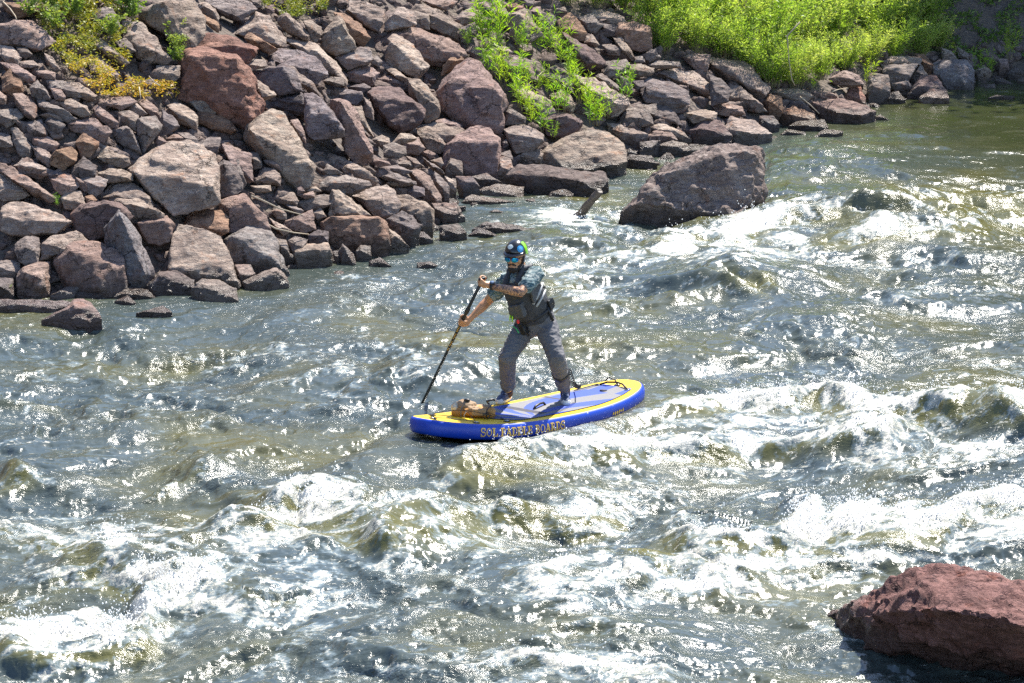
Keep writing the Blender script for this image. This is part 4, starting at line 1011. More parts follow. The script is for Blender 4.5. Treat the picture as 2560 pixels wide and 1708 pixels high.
for i, (x, y, s) in enumerate(tpos):
    r = empty('tree', (x, y, ground(x, y)-.1)); r.scale = (s, s, s); r.rotation_euler = (0, 0, i*1.3)
    tag(r, f"{ORDN[i]} dark leafy tree on the far bank beyond the top right corner", 'tree', 'trees above the far right bank')
    for me, mt, nm in ((trp[i % 2][0], mDark, 'crown'), (trp[i % 2][1], mBark, 'trunk')):
        o = bpy.data.objects.new(nm, me); C.objects.link(o); o.parent = r
        if not me.materials: me.materials.append(mt)
# driftwood and dead twigs
def wood(name, pts, r0, r1, mat, label, cat, n=7, group=None):
    V, F = [], []; tube(V, F, pts, r0, r1, n); o = link(name, mesh_np(name, V, F), mat); tag(o, label, cat, group); return o
a_ = water_at(1440, 548, -.02); top = at(1499, 478, a_.y-.15); V, F = [], []
dr = (top-a_); pts = [a_+dr*f+Vector((.012*math.sin(f*9), 0, .01*math.cos(f*7))) for f in (-.25, .0, .2, .4, .6, .8, .93, 1.)]
me = None; tube(V, F, pts, .060, .048, 12); me0 = mesh_np('log', V, F); me = remesh(me0, .010); roughen(me, .4, 3, .9)
mLog = simple('wet_log', (.085, .065, .05), .55, .4, 9, .8, 30, .01)
tag(link('driftwood_log', me, mLog), 'dark broken driftwood log slanting up out of the water left of the mid-river rock', 'log')
tw = [([(628,489),(665,505),(700,522),(735,532),(758,538)], 'long bare bent branch lying across the rocks left of the pointed tan rock'),
      ([(652,552),(690,572),(735,582),(772,586)], 'thin bare branch low on the bank above the square tan waterside block'),
      ([(8,5),(25,22),(38,40),(42,50)], 'thin dead stem curving in the top left corner'),
      ([(348,218),(350,232),(352,250)], 'short dead stalk in the yellow ground cover'),
      ([(2000,55),(1968,90),(1972,150),(1980,200),(1988,215)], 'bare pale dead stem standing among the willow bushes'),
      ([(1342,205),(1345,190),(1358,178)], 'short bent pale twig under the flat slab in the shoots'),
      ([(2080,230),(2095,224),(2118,220)], 'short pale stick above the low wet shelf'),
      ([(2000,242),(2025,262),(2048,284)], 'dead branch leaning down to the water by the rusty rocks'),
      ([(400,215),(385,205),(372,190)], 'thin dry curved stalk left of the huge red boulder')]
for pts, lab in tw:
    ww = [Vector((0, 0, CAMH))+rayd(*p)*(hit(*p)-.32) for p in pts]
    thick = .012 if 'branch' in lab or 'stem' in lab else .008
    if 'willow' in lab: Y0 = surf(1988, 215).y-.4; ww = [at(p[0], p[1], Y0) for p in pts]; thick = .012
    wood('dead_twig' if thick < .012 else 'dead_branch', ww, thick, thick*.5, mDry, lab, 'branch', 5, 'dead wood on the bank')

# ------------------------------------------------------------------ the paddle board
BL, BW, RK1, RK2 = 2.856, .86, .119, .101
byw, bpt, brl = .817, -.060, -.053
Rz = Matrix.Rotation(byw, 3, 'Z'); Ry = Matrix(((math.cos(bpt), 0, -math.sin(bpt)), (0, 1, 0), (math.sin(bpt), 0, math.cos(bpt)))); Rx = Matrix.Rotation(brl, 3, 'X')
BM = Matrix.Translation((.155, 25.306, .184)) @ (Rz @ Ry @ Rx).to_4x4(); BMi = BM.inverted()
def rocker(u): return (RK2 if u > 0 else RK1)*(abs(u)/(BL/2))**2.5
def outl(t, k=1.0):
    c, s = math.cos(t), math.sin(t); return math.copysign(abs(c)**(2/2.4), c)*BL/2*k*(.965 if c < 0 else 1), math.copysign(abs(s)**(2/2.4), s)*BW/2*k
def deck(px, py, lift=0.0):              # where a sight line meets the deck (world)
    d = rayd(px, py); lo, hi = 22.0, 30.0
    for _ in range(40):
        m = (lo+hi)/2; p = BMi @ (Vector((0, 0, CAMH))+d*m)
        if p.z-rocker(max(-BL/2, min(BL/2, p.x)))-lift > 0: lo = m
        else: hi = m
    return Vector((0, 0, CAMH))+d*lo
def loc2w(u, v, z=0.0): return BM @ Vector((u, v, rocker(u)+z))
mYel = simple('board_yellow', (.86, .56, .03), .38, .05, 8, .1, 40, .002); mBlu = simple('board_blue', (.008, .050, .42), .35, .10, 5, .15, 30, .003)
mBlk = simple('black_rubber', (.012, .012, .014), .5); mGold = simple('letter_gold', (.85, .52, .10), .5, .1); mPadB = simple('pad_blue', (.03, .07, .36), .75, .12, 60, .5, 140, .003)
mPadG = simple('pad_grey', (.19, .186, .195), .8, .10, 60, .5, 140, .003); mPadD = simple('pad_dark', (.05, .05, .07), .8); mSilver = simple('steel', (.55, .56, .58), .25, .05, metallic=1)
board = empty('paddle_board', BM.translation); board.rotation_euler = BM.to_euler()
tag(board, 'inflatable blue and yellow paddle board with striped deck pad under the paddler', 'paddle board')
def part(name, V, F, mat, parent=board, smooth=True): return link(name, mesh_np(name, V, F), mat, parent, smooth=smooth)
NT_ = 168; TH = .14; BUL = .034
def rail_pt(t, s, off=0.0):              # s: +1 deck edge .. -1 bottom edge
    u, v = outl(t); e = .004; u2, v2 = outl(t+e); u1, v1 = outl(t-e)
    n = Vector((v2-v1, -(u2-u1), 0)).normalized(); o = (BUL+off)*math.sqrt(max(0, 1-abs(s)**2.3))
    return Vector((u+n.x*o, v+n.y*o, rocker(u)-TH/2+TH/2*s)), n
V, F = [], []; prof = [math.cos(PI*i/12) for i in range(13)]
for a in range(NT_):
    t = 2*PI*(a+.5)/NT_
    for s in prof: V.append(rail_pt(t, s)[0])
for a in range(NT_):
    for b in range(12): i = a*13+b; j = ((a+1) % NT_)*13+b; F.append((i, j, j+1, i+1))
part('rail', V, F, mBlu)
def cap_mesh(zoff, flip):
    V, F = [], []; R = 14
    for r in range(R):
        kk = 1-r/R
        for a in range(NT_):
            u, v = outl(2*PI*(a+.5)/NT_, kk); V.append(Vector((u, v, rocker(u)+zoff)))
    V.append(Vector((0, 0, zoff)))
    for r in range(R-1):
        for a in range(NT_):
            q = (r*NT_+a, r*NT_+(a+1) % NT_, (r+1)*NT_+(a+1) % NT_, (r+1)*NT_+a); F.append(q[::-1] if flip else q)
    for a in range(NT_): q = ((R-1)*NT_+a, (R-1)*NT_+(a+1) % NT_, R*NT_); F.append(q[::-1] if flip else q)
    return V, F
V, F = cap_mesh(0, False); part('deck', V, F, mYel)
V, F = cap_mesh(-TH, True); part('bottom', V, F, mYel)
# fins under the tail
for v in (-.12, 0, .12):
    V = [Vector((1.05, v-.004, rocker(1.1)-TH)), Vector((1.22, v-.004, rocker(1.1)-TH)), Vector((1.26, v-.004, rocker(1.1)-TH-.13)), Vector((1.05, v+.004, rocker(1.1)-TH)), Vector((1.22, v+.004, rocker(1.1)-TH)), Vector((1.26, v+.004, rocker(1.1)-TH-.13))]
    part('fin', V, [(0, 1, 2), (5, 4, 3), (0, 3, 4, 1), (1, 4, 5, 2), (2, 5, 3, 0)], mBlk, smooth=False)
# deck pad: rays fanning back from the front in blue and grey, a dark band under the feet
nu, nv = 190, 74; V, F, MI = [], [], []
u0, u1 = -.62, 1.20
for i in range(nu+1):
    u = u0+(u1-u0)*i/nu; vm = outl(math.acos(max(-1, min(1, math.copysign(abs(u/(BL/2))**1.2, u)))))[1] if abs(u) < BL/2 else 0
    hw = min(.325, abs(vm)-.085)
    if u < -.42: hw *= math.sqrt(max(0.02, 1-((-.42-u)/.205)**2))
    if u > 1.1: hw *= 1
    for j in range(nv+1): V.append(Vector((u, -hw+2*hw*j/nv, rocker(u)+.008)))
for i in range(nu):
    for j in range(nv):
        a = i*(nv+1)+j; F.append((a, a+nv+1, a+nv+2, a+1))
        c = (V[a]+V[a+nv+2])/2; r = math.hypot(c.x+.62, c.y); r = math.hypot(c.x+.22, c.y+.30); ang = math.atan2(c.y+.30, c.x+.22)+.75*r
        k_ = int(math.floor(ang/.27)) % 2
        m = k_
        if c.x > .98: m = 0 if (int(math.floor((c.y+.33)/.16)) % 2 == 0) else 1
        if abs(c.x+.06) < .05 and abs(c.y) < .24: m = 2
        if .52 < c.x < .57 and c.y > 0: m = 2
        MI.append(m)
pad = part('deck_pad', V, F, [mPadB, mPadG, mPadD]); pad.data.polygons.foreach_set('material_index', np.array(MI, np.int32))
def bl_tube(name, pts, r, mat, parent=board, n=6):     # pts in (u, v, height over deck)
    V, F = [], []; tube(V, F, [Vector((u, v, rocker(u)+z)) for u, v, z in pts], r, r, n); return part(name, V, F, mat, parent)
bl_tube('carry_handle', [(.02, -.04, .01), (.05, -.035, .035), (.14, .0, .042), (.23, .035, .035), (.26, .04, .01)], .012, mBlk)
cords = [[(-1.24, -.05, .008), (-1.12, .16, .02), (-.98, .26, .012)], [(-1.24, .05, .008), (-1.14, -.10, .03), (-.98, -.27, .012)], [(-.98, .26, .012), (-.88, .0, .14), (-.62, -.30, .012)], [(-.98, -.27, .012), (-.86, .02, .15), (-.62, .30, .012)], [(-.62, -.3, .012), (-.7, -.05, .12), (-.62, .3, .012)]]
for c in cords: bl_tube('bungee_cord', [tuple(c[0][k]*(1-f)**2+2*f*(1-f)*c[1][k]+f*f*c[2][k] for k in range(3)) for f in [i/10 for i in range(11)]], .003, mBlk, n=5)
for (u, v) in [(-1.24, 0), (-.98, .265), (-.98, -.275), (-.62, .305), (-.62, -.305), (1.15, .18), (1.15, -.18), (1.24, .02)]:
    o = bl_tube('ring_patch', [(u, v, .0), (u, v, .006)], .032, mBlk, n=14)
    bl_tube('ring', [(u+.018*math.cos(a), v+.018*math.sin(a), .012) for a in [i*PI/5 for i in range(10)]], .003, mSilver, o, 5)
bl_tube('tail_strap', [(1.15, .18, .01), (1.19, .10, .035), (1.24, .02, .03), (1.20, -.08, .035), (1.15, -.18, .01)], .009, mBlk)
bl_tube('tail_strap', [(1.24, .02, .01), (1.24, .05, .05), (1.20, .09, .08), (1.18, .12, .05)], .007, mBlk)
bl_tube('valve', [(1.02, .0, .008), (1.02, 0, .016)], .035, mPadD, n=16)
# lettering on the near rail: heavy roman capitals drawn as strokes, bent round the rail
thin, stem_ = .055, .20
G = {'S': [('c', .42, .72, .30, .24, 40, 270, .15), ('c', .42, .28, .30, .26, 90, -140, .15), ('b', .63, .70, .72, 1.), ('b', .06, 0, .14, .30)],
     'O': [('c', .48, .5, .36, .44, 0, 360, .17)], 'L': [('b', .12, 0, .32, 1), ('b', 0, .92, .45, 1), ('b', 0, 0, .78, .09), ('b', .70, 0, .80, .34)],
     'P': [('b', .12, 0, .32, 1), ('b', 0, 0, .46, .08), ('b', 0, .92, .4, 1), ('c', .40, .73, .27, .23, 95, -95, .12), ('b', .3, .44, .45, .52)],
     'A': [('l', .14, .04, .44, .96, .07), ('l', .44, .96, .76, .04, .19), ('b', .22, .28, .64, .37), ('b', -.02, 0, .30, .08), ('b', .54, 0, .98, .08)],
     'D': [('b', .12, 0, .32, 1), ('b', 0, .92, .45, 1), ('b', 0, 0, .45, .08), ('c', .40, .5, .40, .46, 90, -90, .15)],
     'E': [('b', .12, 0, .32, 1), ('b', 0, .92, .74, 1), ('b', 0, 0, .78, .08), ('b', .3, .46, .56, .54), ('b', .66, .7, .75, 1), ('b', .70, 0, .79, .32), ('b', .52, .36, .58, .64)],
     'B': [('b', .12, 0, .32, 1), ('b', 0, .92, .4, 1), ('b', 0, 0, .4, .08), ('c', .38, .75, .25, .21, 95, -95, .12), ('c', .38, .27, .32, .24, 95, -95, .14)],
     'R': [('b', .12, 0, .32, 1), ('b', 0, 0, .44, .08), ('b', 0, .92, .4, 1), ('c', .38, .74, .26, .22, 95, -95, .12), ('b', .3, .44, .45, .52), ('l', .42, .48, .76, .04, .17), ('b', .66, 0, .96, .08)]}
def glyph_quads(ch):
    out = []
    for g in G[ch]:
        if g[0] == 'b':
            n = max(1, int(max(g[3]-g[1], g[4]-g[2])/.12))
            for i in range(n):
                if g[3]-g[1] > g[4]-g[2]: a, b = g[1]+(g[3]-g[1])*i/n, g[1]+(g[3]-g[1])*(i+1)/n; out.append([(a, g[2]), (b, g[2]), (b, g[4]), (a, g[4])])
                else: a, b = g[2]+(g[4]-g[2])*i/n, g[2]+(g[4]-g[2])*(i+1)/n; out.append([(g[1], a), (g[3], a), (g[3], b), (g[1], b)])
        elif g[0] == 'l':
            _, x0, y0, x1, y1, w_ = g
            for i in range(8):
                a, b = i/8, (i+1)/8; xa, ya, xb, yb = x0+(x1-x0)*a, y0+(y1-y0)*a, x0+(x1-x0)*b, y0+(y1-y0)*b; out.append([(xa-w_/2, ya), (xa+w_/2, ya), (xb+w_/2, yb), (xb-w_/2, yb)])
        else:
            _, cx, cy, rx, ry, a0, a1, w_ = g; n = 14
            for i in range(n):
                q = []
                for aa, sgn in ((i, -1), (i+1, -1), (i+1, 1), (i, 1)):
                    th = math.radians(a0+(a1-a0)*aa/n); ww = w_*(.35+.65*abs(math.cos(th)))*.6; q.append((cx+(rx+sgn*ww*.5)*math.cos(th), cy+(ry+sgn*.045)*math.sin(th)))
                out.append(q)
    res = []
    for q in out:                        # a little heavier all round
        cx, cy = sum(p[0] for p in q)/4, sum(p[1] for p in q)/4
        res.append([(x+.030*(1 if x > cx else -1), y+.018*(1 if y > cy else -1)) for x, y in q])
    return res
# arc length along the near rail
tt = [PI+.02+(PI-.04)*i/900 for i in range(901)]; arc = [0.]
for a, b in zip(tt[:-1], tt[1:]): arc.append(arc[-1]+(rail_pt(b, .2)[0]-rail_pt(a, .2)[0]).length)
def t_at(s): return float(np.interp(s, arc, tt))
def rail_text(word_pos, hgt, s0, s1, mat, name):
    V, F = [], []; tilt = 0
    for ch, x0, wdt in word_pos:
        for qd in glyph_quads(ch):
            for layer, grow in ((0, 0),):
                i = len(V)
                for x, y in qd:
                    p, n = rail_pt(t_at(x0+x*wdt), s0+(s1-s0)*max(-.05, min(1.05, y)), .003); V.append(p+n*.002)
                F.append((i, i+1, i+2, i+3))
    bm = bmesh.new(); vs = [bm.verts.new(v) for v in V]
    for f in F: bm.faces.new([vs[k] for k in f])
    bmesh.ops.recalc_face_normals(bm, faces=bm.faces); me = bpy.data.meshes.new(name); bm.to_mesh(me); bm.free(); return link(name, me, mat, board)
s_start = min(arc[i] for i in range(901) if rail_pt(tt[i], .2)[0].x > -1.02); pos = []; x = s_start
txt = 'SOL PADDLE BOARDS'; adv = {'S': .76, 'O': .92, 'L': .78, 'P': .74, 'A': .90, 'D': .84, 'E': .80, 'B': .76, 'R': .88, ' ': .42}
unit = 1.00/sum(adv[c] for c in txt)
for c in txt:
    if c != ' ': pos.append((c, x, unit*.90))
    x += adv[c]*unit
for a, b in ((0, 3), (3, 9), (9, 15)): rail_text(pos[a:b], .08, -.50, .58, mGold, 'lettering')
x = min(arc[i] for i in range(901) if rail_pt(tt[i], .2)[0].x > .66); rr_ = random.Random(3)
for i in range(6):                       # worn remains of gold printing near the tail
    V = []
    for a in range(9):
        q = 2*PI*a/9; p, n = rail_pt(t_at(x+i*.032+.013*math.cos(q)*rr_.uniform(.5, 1.2)), -.1+.28*math.sin(q)*rr_.uniform(.5, 1.2), .003); V.append(p+n*.002)
    part('worn_print', V, [tuple(range(9))], mGold)

# ------------------------------------------------------------------ the paddler
def capsule(V, F, a, b, ra, rb, n=18, m=5):
    d = (b-a); L = d.length; z = d.normalized(); x = z.orthogonal().normalized(); y = z.cross(x); base = len(V); rings = []
    for i in range(m+1): th = -PI/2+PI/2*i/m; rings.append((a+z*math.sin(th)*ra, max(ra*math.cos(th), 1e-4)))
    for i in range(m+1): th = PI/2*i/m; rings.append((b+z*math.sin(th)*rb, max(rb*math.cos(th), 1e-4)))
    for c, r in rings:
        for q in range(n): V.append(c+(x*math.cos(2*PI*q/n)+y*math.sin(2*PI*q/n))*r)
    for i in range(len(rings)-1):
        for q in range(n): F.append((base+i*n+q, base+i*n+(q+1) % n, base+(i+1)*n+(q+1) % n, base+(i+1)*n+q))
    F.append(tuple(base+q for q in range(n))[::-1]); F.append(tuple(base+(len(rings)-1)*n+q for q in range(n)))
def ellip(V, F, c, ax, r, n=20, m=12):   # ax: three unit vectors, r: three radii
    base = len(V)
    for i in range(m+1):
        th = -PI/2+PI*i/m; cr = max(math.cos(th), 1e-3)
        for q in range(n): ph = 2*PI*q/n; V.append(c+ax[0]*(r[0]*cr*math.cos(ph))+ax[1]*(r[1]*cr*math.sin(ph))+ax[2]*(r[2]*math.sin(th)))
    for i in range(m):
        for q in range(n): F.append((base+i*n+q, base+i*n+(q+1) % n, base+(i+1)*n+(q+1) % n, base+(i+1)*n+q))
    F.append(tuple(base+q for q in range(n))[::-1]); F.append(tuple(base+m*n+q for q in range(n)))
def solid(V, F, vox, sm=2, fac=.5):
    me = mesh_np('s', V, F); bm = bmesh.new(); bm.from_mesh(me); bmesh.ops.recalc_face_normals(bm, faces=bm.faces); bm.to_mesh(me); bm.free(); return remesh(me, vox, sm, fac)
def wrinkle(me, fn):
    n = len(me.vertices); co = np.empty(n*3, np.float32); me.vertices.foreach_get('co', co); co = co.reshape(-1, 3)
    no = np.empty(n*3, np.float32); me.vertices.foreach_get('normal', no); no = no.reshape(-1, 3)
    d = np.array([fn(Vector(p)) for p in co], np.float32); me.vertices.foreach_set('co', (co+no*d[:, None]).ravel()); me.update()
def clip_mesh(me, planes):               # cut away what lies beyond each plane, then close the hole
    bm = bmesh.new(); bm.from_mesh(me)
    for p, n in planes:
        r = bmesh.ops.bisect_plane(bm, geom=bm.verts[:]+bm.edges[:]+bm.faces[:], plane_co=p, plane_no=n, clear_outer=True)
        ed = [e for e in r['geom_cut'] if isinstance(e, bmesh.types.BMEdge)]
        try: bmesh.ops.edgeloop_fill(bm, edges=ed)
        except Exception: pass
    bm.to_mesh(me); bm.free(); return me
# joints, world space
Pel = at(1343, 806, 25.32); Che = at(1308, 722, 25.15); Nck = at(1302, 676, 25.15)
shL, shR = at(1340, 686, 25.02), at(1266, 702, 25.29)
elL, wrL = at(1301, 731, 24.80), at(1231, 716, 24.93)
elR, wrR = at(1220, 753, 25.42), at(1181, 792, 25.34)
hipL, hipR = at(1364, 812, 25.27), at(1318, 812, 25.38)
knL, knR = at(1391, 893, 25.04), at(1268, 893, 25.16)
ftL, ftR = deck(1413, 1006), deck(1262, 1004)
anL, anR = ftL+Vector((0, .03, .10)), ftR+Vector((.03, .03, .10))
pTop, pWat = at(1204, 703, 24.97), at(1054, 1012, 26.1)
sax = (pWat-pTop).normalized()
gripR = pTop+sax*((at(1160, 803, 25.33)-pTop).dot(sax)); gripL = pTop-sax*.012
root = empty('person', ((anL+anR)/2-Vector((0, 0, .1))))
tag(root, 'person in helmet, mirrored sunglasses, dark life vest and grey trousers, standing and paddling', 'person')
IR = root.location.copy()
def wpart(name, me, mat, parent=root, smooth=True):
    o = link(name, me, mat, smooth=smooth); off = IR
    o.location = (0, 0, 0); me.transform(Matrix.Translation(-off)); me.update(); o.parent = parent; return o
# head frame
hF = Vector((-.40, -.90, -.13)).normalized(); hS = Vector((0, 0, 1)).cross(hF).normalized(); hU = hF.cross(hS).normalized()   # hS: towards his left (photo right)
if hS.x < 0: hS = -hS
hU = Vector((hU.x, hU.y, abs(hU.z))) if hU.z < 0 else hU
HC = at(1290, 640, 25.04)
def hp(f, s, u): return HC+hF*f+hS*s+hU*u
hax = (hF, hS, hU)
V, F = [], []
ellip(V, F, hp(-.012, 0, .025), hax, (.100, .078, .105)); ellip(V, F, hp(.022, 0, -.045), hax, (.072, .062, .075))
capsule(V, F, hp(.075, -.018, -.083), hp(.075, .018, -.083), .027, .027)         # chin
capsule(V, F, hp(.096, 0, .012), hp(.111, 0, -.024), .010, .015); capsule(V, F, hp(.095, -.014, -.028), hp(.095, .014, -.028), .010, .010)   # nose
capsule(V, F, hp(.085, -.034, .024), hp(.085, .034, .024), .014, .014)           # brow
for s in (-1, 1):
    capsule(V, F, hp(.062, s*.048, -.015), hp(.052, s*.052, -.03), .022, .02)    # cheek
    ellip(V, F, hp(-.008, s*.080, -.005), hax, (.020, .009, .031))               # ear
    ellip(V, F, hp(.083, s*.031, .006), hax, (.012, .013, .010))                 # eye
capsule(V, F, hp(.087, -.02, -.052), hp(.087, .02, -.052), .009, .009); capsule(V, F, hp(.086, -.017, -.064), hp(.086, .017, -.064), .009, .009)   # lips
capsule(V, F, hp(-.02, 0, -.05), Nck, .056, .060); capsule(V, F, Nck, Che, .07, .13)
cS = (shL-shR).normalized(); cU = (Nck-Pel).normalized(); cF = cS.cross(cU).normalized()
if cF.y > 0: cF = -cF
cax = (cF, cS, cU)
ellip(V, F, Che+cU*.02, cax, (.115, .165, .16)); capsule(V, F, Che, Pel, .125, .13); ellip(V, F, Pel, cax, (.12, .165, .12))
for sh, el, wr in ((shL, elL, wrL), (shR, elR, wrR)):
    capsule(V, F, Che.lerp(Nck, .65), sh, .055, .058); capsule(V, F, sh, sh.lerp(el, .5), .057, .053); capsule(V, F, sh.lerp(el, .5), el, .050, .043)
    capsule(V, F, el, el.lerp(wr, .35), .043, .044); capsule(V, F, el.lerp(wr, .35), wr, .043, .027)
for hp_, kn, an, ft in ((hipL, knL, anL, ftL), (hipR, knR, anR, ftR)):
    capsule(V, F, hp_, kn, .085, .058); capsule(V, F, kn, kn.lerp(an, .35), .055, .055); capsule(V, F, kn.lerp(an, .35), an, .053, .037)
    capsule(V, F, an, an-Vector((0, 0, .05)), .036, .035)
def hand(V, F, wr, grip, ax, back, thumbdir):
    """four bent fingers and a thumb closed round a shaft: ax runs along the shaft, back points from the shaft to the knuckles"""
    ax = ax.normalized(); app = (grip-wr); app = (app-ax*app.dot(ax)).normalized(); nrm = ax.cross(app).normalized()
    if nrm.dot(back) < 0: nrm = -nrm
    palm = grip+nrm*.030-app*.022
    capsule(V, F, wr, palm, .027, .030)
    for k_ in (-1, -.33, .33, 1): capsule(V, F, palm-app*.028+ax*k_*.016, palm+app*.020+ax*k_*.029, .017, .0145, 10, 3)
    for i, k_ in enumerate((-1.5, -.5, .5, 1.5)):
        c = grip+ax*k_*.0205; R = .026+(.002 if i in (1, 2) else 0); end = (215, 240, 235, 205)[i]; prev = None; th = 75.
        while th > 75-end:
            a = math.radians(th); p = c+(nrm*math.sin(a)+app*math.cos(a))*R
            if prev is not None: capsule(V, F, prev, p, .0092, .0088, 10, 3)
            prev = p; th -= 42
    b = grip-app*.022+ax*thumbdir*.030+nrm*.012; m1 = grip-app*.030+ax*thumbdir*.048-nrm*.010; m2 = grip-app*.006+ax*thumbdir*.050-nrm*.029; m3 = grip+app*.017+ax*thumbdir*.044-nrm*.028
    capsule(V, F, b, m1, .014, .0125, 10, 3); capsule(V, F, m1, m2, .012, .0105, 10, 3); capsule(V, F, m2, m3, .0103, .009, 10, 3)
tbar = (Vector((sax.z, 0, -sax.x)).normalized()*.55+Vector((0, -.8, .1))).normalized(); tbar = (tbar-sax*tbar.dot(sax)).normalized()
hand(V, F, wrL, gripL, tbar if False else sax, Vector((-.3, -.6, .9)), 1)
hand(V, F, wrR, gripR, sax, Vector((-.2, -.7, .1)), -1)
body_me = solid(V, F, .0046, 3, .5)
n = len(body_me.vertices); co = np.empty(n*3, np.float32); body_me.vertices.foreach_get('co', co); co = co.reshape(-1, 3)
def segd(co, a, b):
    a = np.array(a); b = np.array(b); d = b-a; t = np.clip(((co-a)@d)/(d@d), 0, 1); return np.linalg.norm(co-a-t[:, None]*d, axis=1)
tat = ((segd(co, shL.lerp(elL, .5), elL) < .075) | (segd(co, elL, wrL.lerp(elL, .12)) < .066)).astype(np.float32)
a_t = body_me.attributes.new('tattoo', 'FLOAT', 'POINT'); a_t.data.foreach_set('value', tat)
mSkin, t_ = newmat('skin'); k = NT(t_); co_ = k.n('ShaderNodeTexCoord').outputs['Object']
base = k.ramp(k.noise(co_, 14, 4, .6), [(.3, (.46, .215, .10)), (.7, (.60, .31, .16))])
ta = k.n('ShaderNodeAttribute', attribute_name='tattoo').outputs['Fac']; ink = k.maprange(k.noise(co_, 34, 5, .7, 1.6), .47, .53)
base = k.mix(k.math('MULTIPLY', k.math('MULTIPLY', ta, ink), .85), base, (.055, .045, .055))
k.out(k.bsdf(base, .48, k.bump(k.noise(co_, 220, 2, .5), .2, .001), **{'Subsurface Weight': .08, 'Subsurface Radius': (.01, .004, .002)}))
body = wpart('body', body_me, mSkin)
# beard and hair
mHair = simple('dark_hair', (.018, .012, .010), .7, .4, 90, .8, 200, .003)
V, F = [], []
capsule(V, F, hp(.078, -.018, -.096), hp(.078, .018, -.096), .030, .030); capsule(V, F, hp(.080, 0, -.105), hp(.074, 0, -.122), .030, .018)
for s in (-1, 1): capsule(V, F, hp(.062, s*.034, -.088), hp(.02, s*.066, -.06), .022, .013); capsule(V, F, hp(.02, s*.070, -.05), hp(.006, s*.074, .0), .014, .010); capsule(V, F, hp(.104, s*.004, -.043), hp(.090, s*.030, -.058), .0085, .008)
me = solid(V, F, .0045, 1); wrinkle(me, lambda p: .004*mn.noise(p*120)); wpart('beard', me, mHair)
V, F = [], []; ellip(V, F, hp(-.022, 0, .02), hax, (.100, .083, .10)); me = solid(V, F, .006, 1); clip_mesh(me, [(hp(.01, 0, 0), hF), (hp(0, 0, -.04), -hU)]); wpart('hair', me, mHair)
# helmet
mHel, t_ = newmat('helmet_shell'); k = NT(t_); at2 = k.n('ShaderNodeAttribute', attribute_name='green').outputs['Fac']
k.out(k.bsdf(k.mix(at2, (.014, .015, .018), (.24, .62, .03)), .22, None, **{'Coat Weight': .3}))
V, F = [], []; ellip(V, F, hp(-.012, 0, .040), hax, (.122, .098, .108), 40, 24)
for s in (-1, 1): ellip(V, F, hp(-.035, s*.074, .015), hax, (.055, .022, .06))
me = solid(V, F, .005, 2); clip_mesh(me, [(hp(.07, 0, .052), (-hU*.94+hF*.33)), (hp(0, 0, -.035), -hU)])
n = len(me.vertices); co = np.empty(n*3, np.float32); me.vertices.foreach_get('co', co); co = co.reshape(-1, 3)-np.array(HC)
gs = co@np.array(hS); gf = co@np.array(hF); gr = ((gs > .052) & (gf < .002) & (gf > -.055+0*gs)).astype(np.float32)
a_t = me.attributes.new('green', 'FLOAT', 'POINT'); a_t.data.foreach_set('value', gr); hel = wpart('helmet', me, mHel)
V, F = [], []; nn = 20
for i in range(nn+1):
    a = math.radians(-72+144*i/nn); si = math.sin(a); cc = math.cos(a)
    inner = hp(.112*cc-.022, .093*si, .060+.002*cc); outer = hp(.104*cc+.002+.034*cc**.6, .100*si, .046-.006*cc); V += [inner, outer, inner-hU*.006, outer-hU*.005]
for i in range(nn): a = i*4; F += [(a, a+4, a+5, a+1), (a+2, a+3, a+7, a+6), (a+1, a+5, a+7, a+3), (a, a+2, a+6, a+4)]
F += [(0, 1, 3, 2), (nn*4, nn*4+2, nn*4+3, nn*4+1)]
mVis = simple('visor', (.05, .045, .05), .2, .1); wpart('visor', mesh_np('visor', V, F), mVis, hel)
def sticker(name, pts, mat, th=.0015):    # flat mark laid onto the shell: pts are (side, up) offsets round a shell direction
    cdir, shp = pts; V, F = [], []; c = hp(-.012, 0, .040)
    z = (hF*cdir[0]+hS*cdir[1]+hU*cdir[2]).normalized(); x = hU.cross(z).normalized()
    if x.dot(hS) < 0: x = -x
    y = z.cross(x);  y = -y if y.dot(hU) < 0 else y
    def on(a, b, l):
        d = (z+x*a/.1+y*b/.1).normalized(); q = Vector((d.dot(hF)/.122, d.dot(hS)/.098, d.dot(hU)/.108)); return c+d*(1/q.length+l)
    rings = 4
    for r in range(rings+1):
        for (a, b) in shp: V.append(on(a*r/rings, b*r/rings, .003))
    m_ = len(shp)
    for r in range(rings):
        for q in range(m_): F.append((r*m_+q, r*m_+(q+1) % m_, (r+1)*m_+(q+1) % m_, (r+1)*m_+q))
    bm = bmesh.new(); vs = [bm.verts.new(v) for v in V]
    for f in F: 
        try: bm.faces.new([vs[i] for i in f])
        except Exception: pass
    bmesh.ops.remove_doubles(bm, verts=bm.verts, dist=1e-5); bmesh.ops.recalc_face_normals(bm, faces=bm.faces); me = bpy.data.meshes.new(name); bm.to_mesh(me); bm.free(); return wpart(name, me, mat, hel)
dia = [(.026*math.copysign(1, math.cos(a))*abs(math.cos(a))**1.3, .021*math.copysign(1, math.sin(a))*abs(math.sin(a))**1.3) for a in [i*2*PI/24 for i in range(24)]]
circ = lambda r: [(r*math.cos(i*2*PI/24), r*math.sin(i*2*PI/24)) for i in range(24)]
sticker('diamond_sticker', ((.80, -.12, .62), dia), simple('sticker_white', (.75, .78, .72), .4))
sticker('round_sticker', ((.55, .62, .42), circ(.030)), simple('sticker_blue', (.03, .30, .62), .4)).location += (hF*.55+hS*.62+hU*.42)*.0006
